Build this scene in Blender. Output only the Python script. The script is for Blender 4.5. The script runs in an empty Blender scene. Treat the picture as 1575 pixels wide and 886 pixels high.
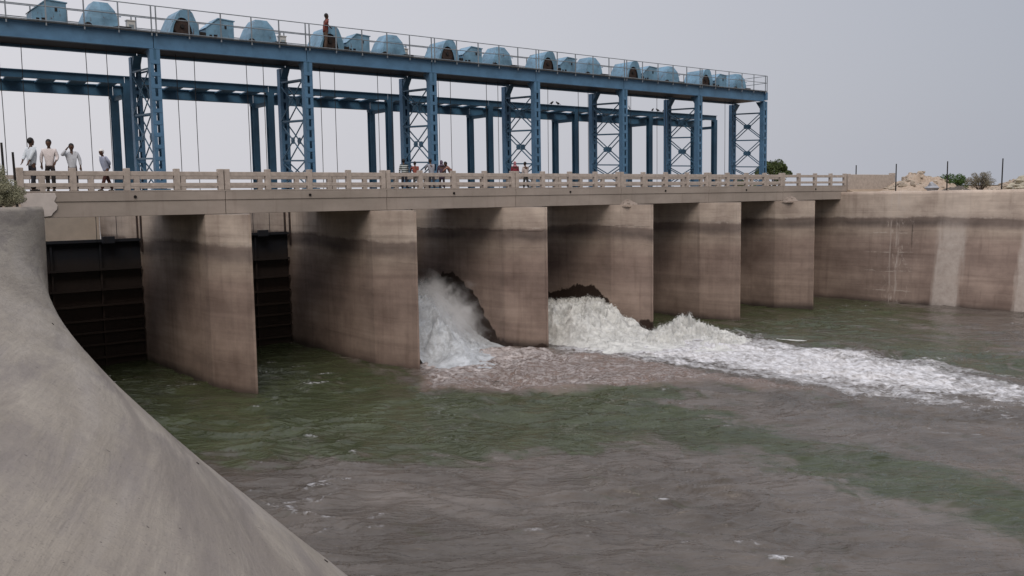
import bpy, bmesh, math, random
import numpy as np
from mathutils import Vector, Matrix
R_ = math.radians
random.seed(7); rng = np.random.default_rng(7)
SC = bpy.context.scene
COL = SC.collection

# ------------------------------------------------------------------ camera
S = 7.2                                    # pier spacing in metres
cd = bpy.data.cameras.new('camera'); cam = bpy.data.objects.new('camera', cd); COL.objects.link(cam)
yaw, pit, rol = .6678, .0991, .0155
F = Vector((math.sin(yaw)*math.cos(pit), math.cos(yaw)*math.cos(pit), -math.sin(pit)))
Rt = F.cross(Vector((0,0,1))).normalized(); Up = Rt.cross(F)
R2 = math.cos(rol)*Rt - math.sin(rol)*Up; U2 = math.sin(rol)*Rt + math.cos(rol)*Up
M = Matrix((R2, U2, -F)).transposed().to_4x4()
M.translation = Vector((-6.096, -34.686, 7.193))
cam.matrix_world = M
cd.sensor_fit = 'HORIZONTAL'; cd.sensor_width = 36.0; cd.lens = 36.0*1400.29/1575
cd.clip_start = .1; cd.clip_end = 6000
SC.camera = cam

# ------------------------------------------------------------------ light
SC.view_settings.view_transform = 'Standard'; SC.view_settings.look = 'None'
SC.view_settings.exposure = 0.08; SC.view_settings.gamma = 1.0
W = bpy.data.worlds.new('World'); SC.world = W; W.use_nodes = True
SUN_EL, SUN_AZ = 48, 214                    # azimuth of the sun clockwise from +Y
nt = W.node_tree; N = nt.nodes; L = nt.links; N.clear()
out = N.new('ShaderNodeOutputWorld'); bg = N.new('ShaderNodeBackground'); bg.inputs[1].default_value = .1
sky = N.new('ShaderNodeTexSky'); sky.sky_type = 'NISHITA'; sky.sun_disc = False
sky.sun_elevation = R_(SUN_EL); sky.sun_rotation = R_(SUN_AZ); sky.dust_density = 6; sky.air_density = 1.2
tc = N.new('ShaderNodeTexCoord'); dot = N.new('ShaderNodeVectorMath'); dot.operation = 'DOT_PRODUCT'
dot.inputs[1].default_value = (-.36, .93, .05); L.new(tc.outputs['Generated'], dot.inputs[0])
rp = N.new('ShaderNodeValToRGB'); mr = N.new('ShaderNodeMapRange'); mr.inputs[1].default_value = -1; L.new(dot.outputs['Value'], mr.inputs[0]); L.new(mr.outputs[0], rp.inputs[0])
e0 = rp.color_ramp.elements.new(.5); e0.color = (4.15, 4.35, 4.95, 1)
rp.color_ramp.elements[0].position = 0.0; rp.color_ramp.elements[0].color = (2.6, 2.5, 2.5, 1)
rp.color_ramp.elements[2].position = .93; rp.color_ramp.elements[2].color = (6.8, 6.7, 7.1, 1)
sep = N.new('ShaderNodeSeparateXYZ'); L.new(tc.outputs['Generated'], sep.inputs[0])       # overcast sky: brighter overhead
zr = N.new('ShaderNodeMapRange'); zr.inputs[1].default_value = .38; zr.inputs[2].default_value = .95; zr.inputs[3].default_value = 1; zr.inputs[4].default_value = 2.7
L.new(sep.outputs[2], zr.inputs[0]); vm = N.new('ShaderNodeVectorMath'); vm.operation = 'SCALE'; L.new(rp.outputs[0], vm.inputs[0]); L.new(zr.outputs[0], vm.inputs['Scale'])
mx = N.new('ShaderNodeMix'); mx.data_type = 'RGBA'; mx.inputs[0].default_value = .9
L.new(sky.outputs[0], mx.inputs[6]); L.new(vm.outputs[0], mx.inputs[7]); L.new(mx.outputs[2], bg.inputs[0])
L.new(bg.outputs[0], out.inputs[0])
sl = bpy.data.lights.new('sun', 'SUN'); so = bpy.data.objects.new('sun', sl); COL.objects.link(so)
sl.energy = 1.5; sl.angle = R_(38); sl.color = (1, .88, .77)
az = R_(SUN_AZ); sd = Vector((math.sin(az)*math.cos(R_(SUN_EL)), math.cos(az)*math.cos(R_(SUN_EL)), math.sin(R_(SUN_EL))))
so.rotation_euler = sd.to_track_quat('Z', 'Y').to_euler()

# ------------------------------------------------------------------ helpers
def tag(o, label=None, cat=None, group=None, kind=None):
    if label: o['label'] = label
    if cat: o['category'] = cat
    if group: o['group'] = group
    if kind: o['kind'] = kind
    return o
def empty(name, loc=(0,0,0), rz=0):
    o = bpy.data.objects.new(name, None); COL.objects.link(o); o.location = loc; o.rotation_euler = (0,0,rz)
    o.empty_display_size = .3
    return o
class MB:
    """collects shapes for ONE mesh object"""
    def __init__(s): s.v = []; s.f = []; s.m = []
    def add(s, vs, fs, m=0):
        k = len(s.v); s.v += [tuple(v) for v in vs]; s.f += [tuple(i+k for i in f) for f in fs]; s.m += [m]*len(fs); return s
    def box(s, x0, x1, y0, y1, z0, z1, m=0):
        return s.add([(x0,y0,z0),(x1,y0,z0),(x1,y1,z0),(x0,y1,z0),(x0,y0,z1),(x1,y0,z1),(x1,y1,z1),(x0,y1,z1)],
            [(0,3,2,1),(4,5,6,7),(0,1,5,4),(1,2,6,5),(2,3,7,6),(3,0,4,7)], m)
    def bar(s, a, b, w, h, up=(0,0,1), m=0):
        a = Vector(a); b = Vector(b); d = (b-a).normalized(); u = Vector(up)
        if abs(d.dot(u)) > .99: u = Vector((1,0,0))
        r = d.cross(u).normalized(); u = r.cross(d)
        q = [(-1,-1),(1,-1),(1,1),(-1,1)]
        vs = [p + r*(i*w/2) + u*(j*h/2) for p in (a,b) for i,j in q]
        return s.add(vs, [(0,3,2,1),(4,5,6,7),(0,1,5,4),(1,2,6,5),(2,3,7,6),(3,0,4,7)], m)
    def tube(s, pts, rad, n=8, m=0, cap=True):
        pts = [Vector(p) for p in pts]; k = len(pts)
        rads = rad if isinstance(rad, (list,tuple)) else [rad]*k
        vs = []; fs = []
        for i, p in enumerate(pts):
            d = (pts[min(i+1,k-1)] - pts[max(i-1,0)]).normalized()
            u = Vector((0,0,1)) if abs(d.z) < .95 else Vector((1,0,0))
            r = d.cross(u).normalized(); u = r.cross(d)
            for j in range(n):
                a = 2*math.pi*j/n; vs.append(p + r*(math.cos(a)*rads[i]) + u*(math.sin(a)*rads[i]))
        for i in range(k-1):
            for j in range(n):
                fs.append((i*n+j, i*n+(j+1)%n, (i+1)*n+(j+1)%n, (i+1)*n+j))
        if cap: fs.append(tuple(range(n-1,-1,-1))); fs.append(tuple((k-1)*n+j for j in range(n)))
        return s.add(vs, fs, m)
    def prism(s, prof, axis, a, b, m=0):
        """closed 2D profile extruded along axis 'x','y' or 'z' from a to b"""
        n = len(prof)
        def P(p, t):
            return (t,p[0],p[1]) if axis=='x' else (p[0],t,p[1]) if axis=='y' else (p[0],p[1],t)
        vs = [P(p,a) for p in prof] + [P(p,b) for p in prof]
        fs = [tuple(range(n)), tuple(range(2*n-1,n-1,-1))] + [(i, i+n, (i+1)%n+n, (i+1)%n) for i in range(n)]
        return s.add(vs, fs, m)
    def build(s, name, mats, parent=None, smooth=False, bevel=0, loc=None):
        me = bpy.data.meshes.new(name); me.from_pydata(s.v, [], s.f)
        mats = mats if isinstance(mats, (list,tuple)) else [mats]
        for m in mats: me.materials.append(m)
        me.polygons.foreach_set('material_index', s.m)
        bm = bmesh.new(); bm.from_mesh(me); bmesh.ops.recalc_face_normals(bm, faces=bm.faces); bm.to_mesh(me); bm.free()
        if smooth: me.polygons.foreach_set('use_smooth', [True]*len(me.polygons))
        me.update()
        o = bpy.data.objects.new(name, me); COL.objects.link(o)
        if parent: o.parent = parent
        if loc: o.location = loc
        if bevel:
            b = o.modifiers.new('b','BEVEL'); b.width = bevel; b.segments = 2; b.limit_method = 'ANGLE'
        return o
def grid_mesh(name, P, mats, attrs=None, smooth=True, parent=None, flip=False):
    """P: (n,m,3) array of points"""
    n, m = P.shape[:2]
    me = bpy.data.meshes.new(name)
    idx = np.arange(n*m).reshape(n, m)
    q = np.stack([idx[:-1,:-1], idx[1:,:-1], idx[1:,1:], idx[:-1,1:]], -1).reshape(-1,4)
    if flip: q = q[:, ::-1]
    me.vertices.add(n*m); me.vertices.foreach_set('co', P.reshape(-1).astype(np.float32))
    me.loops.add(q.size); me.loops.foreach_set('vertex_index', q.reshape(-1).astype(np.int32))
    me.polygons.add(len(q)); me.polygons.foreach_set('loop_start', np.arange(0,q.size,4,dtype=np.int32))
    me.polygons.foreach_set('loop_total', np.full(len(q),4,dtype=np.int32))
    me.update(calc_edges=True)
    me.polygons.foreach_set('use_smooth', np.full(len(q), smooth))
    for k, a in (attrs or {}).items():
        at = me.attributes.new(k, 'FLOAT', 'POINT'); at.data.foreach_set('value', np.asarray(a, dtype=np.float32).reshape(-1))
    for mm in (mats if isinstance(mats,(list,tuple)) else [mats]): me.materials.append(mm)
    me.validate()
    o = bpy.data.objects.new(name, me); COL.objects.link(o)
    if parent: o.parent = parent
    return o
def dup(o, parent=None):
    c = o.copy(); COL.objects.link(c)
    if parent: c.parent = parent
    for ch in list(o.children): dup(ch, c)
    return c
# gradient noise in numpy
PERM = rng.permutation(512)
GR = np.stack([np.cos(np.linspace(0,2*np.pi,32,endpoint=False)), np.sin(np.linspace(0,2*np.pi,32,endpoint=False))], 1)
def pn(x, y, seed=0):
    xi = np.floor(x).astype(int); yi = np.floor(y).astype(int); xf = x-xi; yf = y-yi
    def g(a, b):
        h = PERM[(PERM[(a+seed*17) & 511] + b*7 + seed*3) & 511] & 31
        return GR[h]
    u = xf**3*(xf*(xf*6-15)+10); v = yf**3*(yf*(yf*6-15)+10)
    def d(a, b):
        gg = g(xi+a, yi+b); return gg[...,0]*(xf-a) + gg[...,1]*(yf-b)
    return ((d(0,0)*(1-u)+d(1,0)*u)*(1-v) + (d(0,1)*(1-u)+d(1,1)*u)*v)*1.5
def fbm(x, y, o=4, seed=0, ridged=False):
    r = 0; a = 1; t = 0
    for k in range(o):
        n = pn(x*2**k, y*2**k, seed+k)
        if ridged: n = 1-2*np.abs(n)
        r = r + n*a; t += a; a *= .5
    return r/t
def sstep(a, b, x):
    t = np.clip((x-a)/(b-a), 0, 1); return t*t*(3-2*t)
def sdpoly(x, y, poly):
    """signed distance, negative inside"""
    d = np.full(x.shape, 1e9); ins = np.zeros(x.shape, bool); n = len(poly)
    for i in range(n):
        ax, ay = poly[i]; bx, by = poly[(i+1)%n]
        ex, ey = bx-ax, by-ay; wx, wy = x-ax, y-ay
        t = np.clip((wx*ex+wy*ey)/(ex*ex+ey*ey+1e-9), 0, 1)
        d = np.minimum(d, (wx-ex*t)**2 + (wy-ey*t)**2)
        c = ((ay > y) != (by > y)); xx = (bx-ax)*(y-ay)/((by-ay) if abs(by-ay) > 1e-9 else 1e-9)+ax
        ins ^= c & (x < xx)
    d = np.sqrt(d); return np.where(ins, -d, d)

# ------------------------------------------------------------------ materials
class NT:
    def __init__(s, name, world=True):
        s.world = world
        s.m = bpy.data.materials.new(name); s.m.use_nodes = True; s.t = s.m.node_tree; s.n = s.t.nodes; s.l = s.t.links
        s.b = s.n['Principled BSDF']
    def new(s, t, **k):
        n = s.n.new(t)
        for a, b in k.items(): setattr(n, a, b)
        return n
    def co(s, scale=(1,1,1), out='Object'):
        if s.world: t = s.new('ShaderNodeNewGeometry'); out = 'Position'
        else: t = s.new('ShaderNodeTexCoord')
        mp = s.new('ShaderNodeMapping'); mp.inputs['Scale'].default_value = scale
        s.l.new(t.outputs[out], mp.inputs[0]); return mp.outputs[0]
    def noise(s, vec, scale=1, detail=4, rough=.55, dist=0):
        n = s.new('ShaderNodeTexNoise'); n.inputs['Scale'].default_value = scale; n.inputs['Detail'].default_value = detail
        n.inputs['Roughness'].default_value = rough; n.inputs['Distortion'].default_value = dist
        s.l.new(vec, n.inputs['Vector']); return n.outputs['Fac']
    def rng(s, v, a, b, c=0, d=1, smooth=False):
        n = s.new('ShaderNodeMapRange'); n.inputs[1].default_value = a; n.inputs[2].default_value = b
        n.inputs[3].default_value = c; n.inputs[4].default_value = d
        if smooth: n.interpolation_type = 'SMOOTHSTEP'
        s.l.new(v, n.inputs[0]); return n.outputs[0]
    def math(s, op, a, b=None):
        n = s.new('ShaderNodeMath', operation=op)
        for i, q in enumerate((a, b)):
            if q is None: continue
            if isinstance(q, (int,float)): n.inputs[i].default_value = q
            else: s.l.new(q, n.inputs[i])
        return n.outputs[0]
    def mix(s, f, a, b, mode='MIX'):
        n = s.new('ShaderNodeMix', data_type='RGBA', blend_type=mode)
        if isinstance(f,(int,float)): n.inputs[0].default_value = f
        else: s.l.new(f, n.inputs[0])
        for i, q in ((6,a),(7,b)):
            if isinstance(q, tuple): n.inputs[i].default_value = (*q, 1) if len(q)==3 else q
            else: s.l.new(q, n.inputs[i])
        return n.outputs[2]
    def ramp(s, v, stops, interp='LINEAR'):
        n = s.new('ShaderNodeValToRGB'); cr = n.color_ramp; cr.interpolation = interp
        while len(cr.elements) < len(stops): cr.elements.new(.5)
        for e, (p, c) in zip(cr.elements, stops): e.position = p; e.color = (*c, 1)
        s.l.new(v, n.inputs[0]); return n.outputs[0]
    def attr(s, name):
        n = s.new('ShaderNodeAttribute'); n.attribute_name = name; return n.outputs['Fac']
    def xyz(s, out='Object'):
        t = s.new('ShaderNodeTexCoord'); x = s.new('ShaderNodeSeparateXYZ'); s.l.new(t.outputs[out], x.inputs[0]); return x.outputs
    def bump(s, h, strength=.3, dist=.02):
        b = s.new('ShaderNodeBump'); b.inputs['Strength'].default_value = strength; b.inputs['Distance'].default_value = dist
        s.l.new(h, b.inputs['Height']); s.l.new(b.outputs[0], s.b.inputs['Normal']); return b
    def base(s, c, rough=.8, spec=.3, metal=0):
        if isinstance(c, tuple): s.b.inputs['Base Color'].default_value = (*c, 1)
        else: s.l.new(c, s.b.inputs['Base Color'])
        if isinstance(rough,(int,float)): s.b.inputs['Roughness'].default_value = rough
        else: s.l.new(rough, s.b.inputs['Roughness'])
        s.b.inputs['Specular IOR Level'].default_value = spec; s.b.inputs['Metallic'].default_value = metal
        return s.m
def simple(name, c, rough=.8, var=.25, scale=6, spec=.3, bump=0, c2=None):
    t = NT(name); v = t.co(); n = t.noise(v, scale, 5, .6)
    f = t.rng(n, .3, .7)
    c2 = c2 or tuple(x*(1-var) for x in c)
    m = t.base(t.mix(f, c2, c), rough, spec)
    if bump: t.bump(n, bump)
    return m

def concrete_wet(name, wet=False, streak=False):
    """weathered hydraulic concrete: pale above the water marks, brown and banded below"""
    t = NT(name); x = t.xyz()
    big = t.noise(t.co((.45,.45,.5)), 1, 5, .6); bands = t.noise(t.co((.12,.12,2.6)), 1, 5, .62, .4)
    fine = t.noise(t.co((3,3,3)), 1, 8, .65); vert = t.noise(t.co((3.2,3.2,.22)), 1, 5, .6)
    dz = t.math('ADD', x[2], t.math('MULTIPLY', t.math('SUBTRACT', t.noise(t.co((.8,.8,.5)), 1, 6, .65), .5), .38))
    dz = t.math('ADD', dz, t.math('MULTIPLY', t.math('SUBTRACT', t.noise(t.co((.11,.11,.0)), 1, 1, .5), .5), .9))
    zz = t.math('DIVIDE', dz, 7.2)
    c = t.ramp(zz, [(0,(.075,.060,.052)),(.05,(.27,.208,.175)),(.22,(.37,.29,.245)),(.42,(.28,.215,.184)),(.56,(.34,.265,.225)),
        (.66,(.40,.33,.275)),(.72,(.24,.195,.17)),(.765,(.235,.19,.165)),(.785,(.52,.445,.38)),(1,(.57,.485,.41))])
    c = t.mix(t.rng(bands, .38, .66, .0, .5), c, t.mix(1, c, (.55,.53,.53), 'MULTIPLY'))
    big2 = t.noise(t.co((.33,.33,.9)), 1.0, 3, .5)
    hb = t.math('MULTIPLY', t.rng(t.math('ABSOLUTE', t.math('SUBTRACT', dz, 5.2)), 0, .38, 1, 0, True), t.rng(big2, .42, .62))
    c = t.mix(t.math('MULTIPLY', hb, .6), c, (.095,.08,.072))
    c = t.mix(t.rng(big, .38, .66, 0, .8), c, t.mix(1, c, (.58,.55,.55), 'MULTIPLY'))
    c = t.mix(t.rng(vert, .52, .75, 0, .5), c, t.mix(1, c, (.6,.57,.56), 'MULTIPLY'))
    c = t.mix(t.rng(fine, .3, .75, 0, .35), c, t.mix(1, c, (1.35,1.32,1.3), 'MULTIPLY'))
    # faint horizontal pour lines
    pl = t.math('PINGPONG', t.math('ADD', dz, .1), .6)
    c = t.mix(t.math('MULTIPLY', t.rng(pl, .0, .03, .5, 0), t.rng(big,.45,.6)), c, t.mix(1, c, (.62,.6,.6), 'MULTIPLY'))
    # pale lime deposits just under the high water mark
    lm = t.math('MULTIPLY', t.rng(t.math('ABSOLUTE', t.math('SUBTRACT', dz, 5.62)), 0, .10, 1, 0), t.rng(t.noise(t.co((2.4,2.4,5)), 1, 6, .7), .5, .62))
    c = t.mix(t.math('MULTIPLY', lm, .7), c, (.48,.42,.37))
    if streak:
        yy = t.math('ADD', x[1], t.math('MULTIPLY', t.math('SUBTRACT', 7.0, x[2]), .02))
        def band(a, b, e=.12):
            return t.math('MULTIPLY', t.rng(yy, a-e, a+e), t.rng(yy, b-e, b+e, 1, 0))
        yy0 = yy; yy = t.math('ADD', yy, t.math('ADD', t.math('MULTIPLY', t.math('SUBTRACT', vert, .5), .9), t.math('MULTIPLY', t.math('SUBTRACT', x[2], 3.6), .06)))
        s1 = t.math('MULTIPLY', t.math('MAXIMUM', band(-7.85,-6.35,.22), band(-11.9,-11.0,.15)), t.rng(dz, 4.6, 5.3, 1, .22))
        c = t.mix(t.math('MULTIPLY', s1, t.rng(fine, .3, .7, .45, .9)), c, (.50,.45,.41))
        yy = yy0
        e1 = t.math('MULTIPLY', band(-4.75,-3.0,.5), t.rng(t.noise(t.co((2,1.6,.7)), 1.6, 8, .75, 1.2), .55, .64))
        c = t.mix(t.math('MULTIPLY', e1, .6), c, (.50,.44,.39))
        hl = t.math('PINGPONG', t.math('ADD', dz, .37), .62); hz = t.noise(t.co((1,1.3,2.0)), 1.2, 5, .6)
        hm = t.math('MULTIPLY', t.math('MULTIPLY', band(-4.72,-1.9,.3), t.rng(hl, 0, .045, 1, 0)), t.math('MULTIPLY', t.rng(hz,.44,.54), t.rng(x[2], 5.3, 4.9)))
        c = t.mix(t.math('MULTIPLY', hm, .65), c, (.52,.46,.41))
        vl = t.math('MULTIPLY', t.math('MAXIMUM', band(-3.95,-3.75,.05), band(-3.45,-3.35,.04)), t.rng(t.noise(t.co((1,6,.8)), 1, 4), .42, .58))
        c = t.mix(t.math('MULTIPLY', vl, .5), c, (.52,.46,.42))
        cr = t.math('MULTIPLY', t.rng(t.math('ABSOLUTE', t.math('ADD', yy, t.math('ADD', 4.75, t.math('MULTIPLY', t.math('SUBTRACT', big, .5), .25)))), 0, .035, 1, 0), t.math('MULTIPLY', t.rng(x[2], 5.2, 5.0), t.rng(x[2], 3.4, 3.9)))
        c = t.mix(cr, c, (.05,.04,.035))
    rough = .85
    if wet:
        wn = t.math('ADD', t.attr('wet'), t.math('MULTIPLY', t.math('SUBTRACT', fine, .5), 1.0))
        wf = t.rng(wn, .42, .62)
        c = t.mix(wf, c, t.mix(fine, (.018,.012,.010), (.060,.040,.032)))
        rough = t.rng(wf, 0, 1, .85, .45)
    m = t.base(c, rough, .25); t.bump(fine, .35, .03)
    return m
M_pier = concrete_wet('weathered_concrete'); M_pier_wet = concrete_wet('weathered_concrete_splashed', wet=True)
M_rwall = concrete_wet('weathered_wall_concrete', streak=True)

def deck_concrete():
    t = NT('deck_concrete'); fine = t.noise(t.co((2,2,2)), 1, 8, .65); big = t.noise(t.co((.35,.35,.9)), 1, 5, .6)
    vert = t.noise(t.co((1.8,1.8,.15)), 1, 6, .65)
    c = t.mix(t.rng(big,.35,.65), (.27,.238,.212), (.345,.303,.272))
    c = t.mix(t.rng(vert,.55,.75,0,.6), c, (.19,.155,.14))
    c = t.mix(t.rng(fine,.5,.75,0,.3), c, (.22,.18,.165))
    m = t.base(c, .85, .25); t.bump(fine, .3, .02); return m
M_deck = deck_concrete()
M_parapet = simple('parapet_concrete', (.46,.405,.365), .85, .3, 5, bump=.2)
M_hole = simple('dark_spout', (.012,.011,.011), .9, .3)
M_plaster = simple('pale_plaster', (.56,.52,.50), .85, .16, 3, bump=.2)
M_asphalt = simple('asphalt', (.06,.057,.055), .9, .3, 4)
M_breast = simple('upstream_concrete', (.78,.68,.57), .85, .18, 1.5, bump=.1)

def slope_mat():
    t = NT('bank_lining_concrete')
    u = t.new('ShaderNodeAttribute'); u.attribute_name = 'su'; w = t.new('ShaderNodeAttribute'); w.attribute_name = 'sw'
    cb = t.new('ShaderNodeCombineXYZ'); t.l.new(u.outputs['Fac'], cb.inputs[0]); t.l.new(w.outputs['Fac'], cb.inputs[1])
    def mp(sx, sy):
        q = t.new('ShaderNodeMapping'); q.inputs['Scale'].default_value = (sx, sy, 1); t.l.new(cb.outputs[0], q.inputs[0]); return q.outputs[0]
    a = t.noise(mp(.22,.5), 1, 4, .55, .8); b = t.noise(mp(.9,.22), 1, 6, .65, .5); f = t.noise(t.co((4,4,4)), 1, 9, .68)
    b2 = t.noise(mp(.25,1.9), 1, 5, .6, .3); g = t.noise(t.co((28,28,28)), 1, 4, .6)
    c = t.mix(t.rng(a,.3,.7), (.252,.224,.190), (.355,.321,.275))
    c = t.mix(t.rng(b2,.50,.66,0,.75), c, (.215,.193,.18))
    c = t.mix(t.rng(b,.58,.72,0,.22), c, (.22,.20,.186))
    b3 = t.noise(mp(.07,.55), 1, 5, .6, .9); c = t.mix(t.rng(b3,.51,.60,0,.7), c, (.19,.168,.150)); c = t.mix(t.rng(b3,.46,.36,0,.45), c, (.375,.345,.315))
    c = t.mix(t.rng(f,.45,.8,0,.45), c, (.20,.18,.17))
    c = t.mix(t.rng(g,.58,.68,0,.5), c, (.15,.135,.12)); sp = t.noise(t.co((11,11,11)), 1, 2, .5); c = t.mix(t.rng(sp,.735,.75,0,.8), c, (.07,.06,.055))
    m = t.base(c, .88, .2)
    h = t.math('ADD', t.math('MULTIPLY', f, .6), t.math('ADD', t.math('MULTIPLY', b2, 1.6), t.math('MULTIPLY', g, .12))); t.bump(h, .5, .06); return m
M_slope = slope_mat()

def paint(name, c, rust=.25, dirt=.3, rough=.5):
    t = NT(name); n = t.noise(t.co((1.2,1.2,1.2)), 1, 6, .65); f = t.noise(t.co((7,7,3)), 1, 6, .7)
    k = t.mix(t.rng(n,.35,.7), tuple(x*(1-dirt) for x in c), c)
    k = t.mix(t.rng(f, .66-rust*.1, .74, 0, rust*2), k, (.085,.05,.035))
    m = t.base(k, rough, .4); t.bump(f, .08, .005); return m
M_blue = paint('blue_steel_paint', (.09,.205,.345), .25)
M_blue2 = paint('dark_blue_steel_paint', (.052,.14,.232), .25)
M_hood = paint('pale_blue_hood_paint', (.18,.35,.50), .8, .5)
M_greybox = paint('faded_blue_box_paint', (.30,.37,.42), .6, .35)
M_rail = paint('galvanised_rail', (.25,.29,.33), .5, .4, .6)
M_gear = simple('rusty_gear_steel', (.050,.034,.030), .7, .6, 9)
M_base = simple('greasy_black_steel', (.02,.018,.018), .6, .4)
M_black = simple('black_opening', (.008,.008,.009), .8, .2)
M_white = simple('white_enamel', (.55,.56,.55), .5, .2, 4)
M_rope = simple('steel_rope', (.05,.05,.055), .6, .3)
M_plate = simple('steel_floor_plate', (.06,.065,.07), .7, .4)
def gate_mat():
    t = NT('gate_steel'); x = t.xyz(); n = t.noise(t.co((1.5,1.5,1.5)), 1, 6, .65); v = t.noise(t.co((4,4,.4)), 1, 5)
    c = t.ramp(t.math('DIVIDE', t.math('ADD', x[2], t.math('MULTIPLY', n, .6)), 7.0), [(0,(.035,.024,.018)),(.45,(.045,.030,.024)),(.68,(.028,.023,.022)),(.74,(.012,.014,.020)),(1,(.014,.017,.024))])
    c = t.mix(t.rng(v,.5,.8,0,.6), c, (.02,.015,.013))
    return t.base(c, .7, .3)
M_gate = gate_mat()

# ------------------------------------------------------------------ bank walls (ruled, warping from vertical to sloped)
yk = [-37,-30,-25,-20,-15,-10,-6,-3,-1,1,3]
bk = [1.67,1.6,1.53,1.47,1.25,.93,.65,.5,.5,.6,.62]
def Lbase(y): return np.where(y < -37, 1.67, np.interp(y, yk, bk))
def Ltop(y): return np.interp(y, [-400,-80,-37,-1,3], [-16,-16,-13.1,.6,.62])
ZT = 7.15
def left_wall():
    ys = np.concatenate([np.linspace(5.3,-60,380), np.linspace(-62,-400,60)]); w = np.linspace(0,1.22,60)
    B = Lbase(ys)[:,None]; T = Ltop(ys)[:,None]; ww = w[None,:]
    X = T+(B-T)*ww + .92*np.sin(np.clip(ww,0,1)*np.pi)*np.clip(B-T,0,9)/9
    Z = ZT*(1-ww) + 0*X; Y = ys[:,None]+0*X
    X = X + .02*fbm(Y*.5, ww*6+0*X, 3, 5)*np.clip((B-T)/3,0,1)
    # rounded coping edge at the top
    edge = np.clip(1-ww/.02, 0, 1)**2; X = X - edge*.05; Z = Z - edge*.01
    P = np.stack([X,Y,Z],-1)
    cop = np.stack([X[:,0]-.55, ys, np.full(len(ys),ZT-.02)],-1)[:,None]; cop2 = np.stack([X[:,0]-.56, ys, np.full(len(ys),ZT-1.2)],-1)[:,None]
    P = np.concatenate([cop2,cop,P],1)
    su = np.concatenate([Y[:,:1],Y[:,:1],Y],1); wl = np.maximum(np.hypot(B-T,ZT),7)
    sw = ww*wl; sw = np.concatenate([sw[:,:1]-1.7,sw[:,:1]-.5,sw],1)
    o = grid_mesh('retaining_wall', P, M_slope, {'su':su,'sw':sw}, flip=True)
    return tag(o, 'grey concrete bank wall in the foreground, vertical at the bridge and sloping near the viewer', 'retaining wall'), P
LW, LP = left_wall()
# weep holes in the foreground lining: short pipe sockets
def lw_point(y, w):
    B = float(Lbase(np.array(y))); T = float(Ltop(np.array(y)))
    return Vector((T+(B-T)*w + .92*math.sin(w*math.pi)*min(max(B-T,0),9)/9, y, ZT*(1-w)))
def weep(name, y, w, r, parent):
    p = lw_point(y,w); n = (lw_point(y,w+.02)-p).cross(lw_point(y+.1,w)-p).normalized()
    if n.z < 0: n = -n
    MB().tube([p-n*.12, p+n*.012], [r, r*.8], 9).build(name, M_hole, parent)
for y, w in [(-14,.34),(-17,.62),(-19.5,.82),(-21,.55),(-23,.72),(-25.3,.9),(-26.2,.66),(-27.5,.80),(-23.8,.95),(-11,.55),(-8,.4),(-28.5,.58)]:
    weep('weep_hole', y, w, random.uniform(.03,.05), LW)

RB = ([-400,-40,-25,-16,-11.5,-9,-5,-1,0,5.3], [64,60,54,51.5,50.62,50.2,49.8,49.6,49.58,49.58])
RT = ([-400,-40,-25,-11,-5,0,5.3], [68,64,57,51.5,50.35,49.75,49.6])
def right_wall():
    ys = np.concatenate([np.linspace(5.3,-30,220), np.linspace(-32,-400,50)]); w = np.linspace(0,1.2,40)
    B = np.interp(ys, *RB)[:,None]; T = np.interp(ys, *RT)[:,None]; ww = w[None,:]
    X = T+(B-T)*ww; zt = (7.2 + .05*fbm(ys*.9, ys*0, 3, 9))[:,None]
    Z = zt*(1-ww)+0*X; Y = ys[:,None]+0*X
    X = X + .012*fbm(Y*.8, Z*.8, 3, 4)
    P = np.stack([X,Y,Z],-1)
    c1 = P[:,:1]+np.array([.6,0,.02]); c2 = P[:,:1]+np.array([.61,0,-1.])
    P = np.concatenate([c2,c1,P],1)
    o = grid_mesh('retaining_wall', P, M_rwall)
    return tag(o, 'tall brown stained concrete wall on the far bank with pale vertical wash strips', 'retaining wall')
right_wall()

# ------------------------------------------------------------------ ground, banks
def ground():
    t = NT('dry_earth'); n = t.noise(t.co((.25,.25,.25)), 1, 8, .65); f = t.noise(t.co((3,3,3)), 1, 8, .7)
    c = t.mix(t.rng(n,.35,.65), (.30,.235,.18), (.40,.325,.255)); c = t.mix(t.rng(f,.45,.7,0,.5), c, (.22,.17,.13))
    m = t.base(c, .95, .1); t.bump(f, .5, .05)
    vs = []; fs = []
    # left bank strip follows the coping, right bank likewise; then out to the horizon
    ys = list(np.linspace(-400,5.3,70)); mb = MB()
    for side in (0,1):
        k = len(mb.v); rows = []
        for y in [-3000]+ys+[16,3000]:
            yy = max(min(y,5.3),-400)
            if side == 0:
                xe = float(Ltop(np.array(yy)))-.5; xs = [xe, xe-2, xe-8, xe-30, -200, -3000]
            else:
                xe = float(np.interp(yy,*RT))+.5; xs = [xe, xe+2, xe+8, xe+30, 300, 3000]
            for j, x in enumerate(xs):
                z = ZT-.1 + (0 if j in (0,) else .12*math.sin(x*1.3+y*.7) if j < 4 else 0)
                mb.v.append((x, y, z))
        nr = len(ys)+3
        for i in range(nr-1):
            for j in range(5): mb.f.append((k+i*6+j, k+i*6+j+1, k+(i+1)*6+j+1, k+(i+1)*6+j)); mb.m.append(0)
    o = mb.build('ground', m); tag(o, kind='structure'); return m
M_earth = ground()

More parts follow.
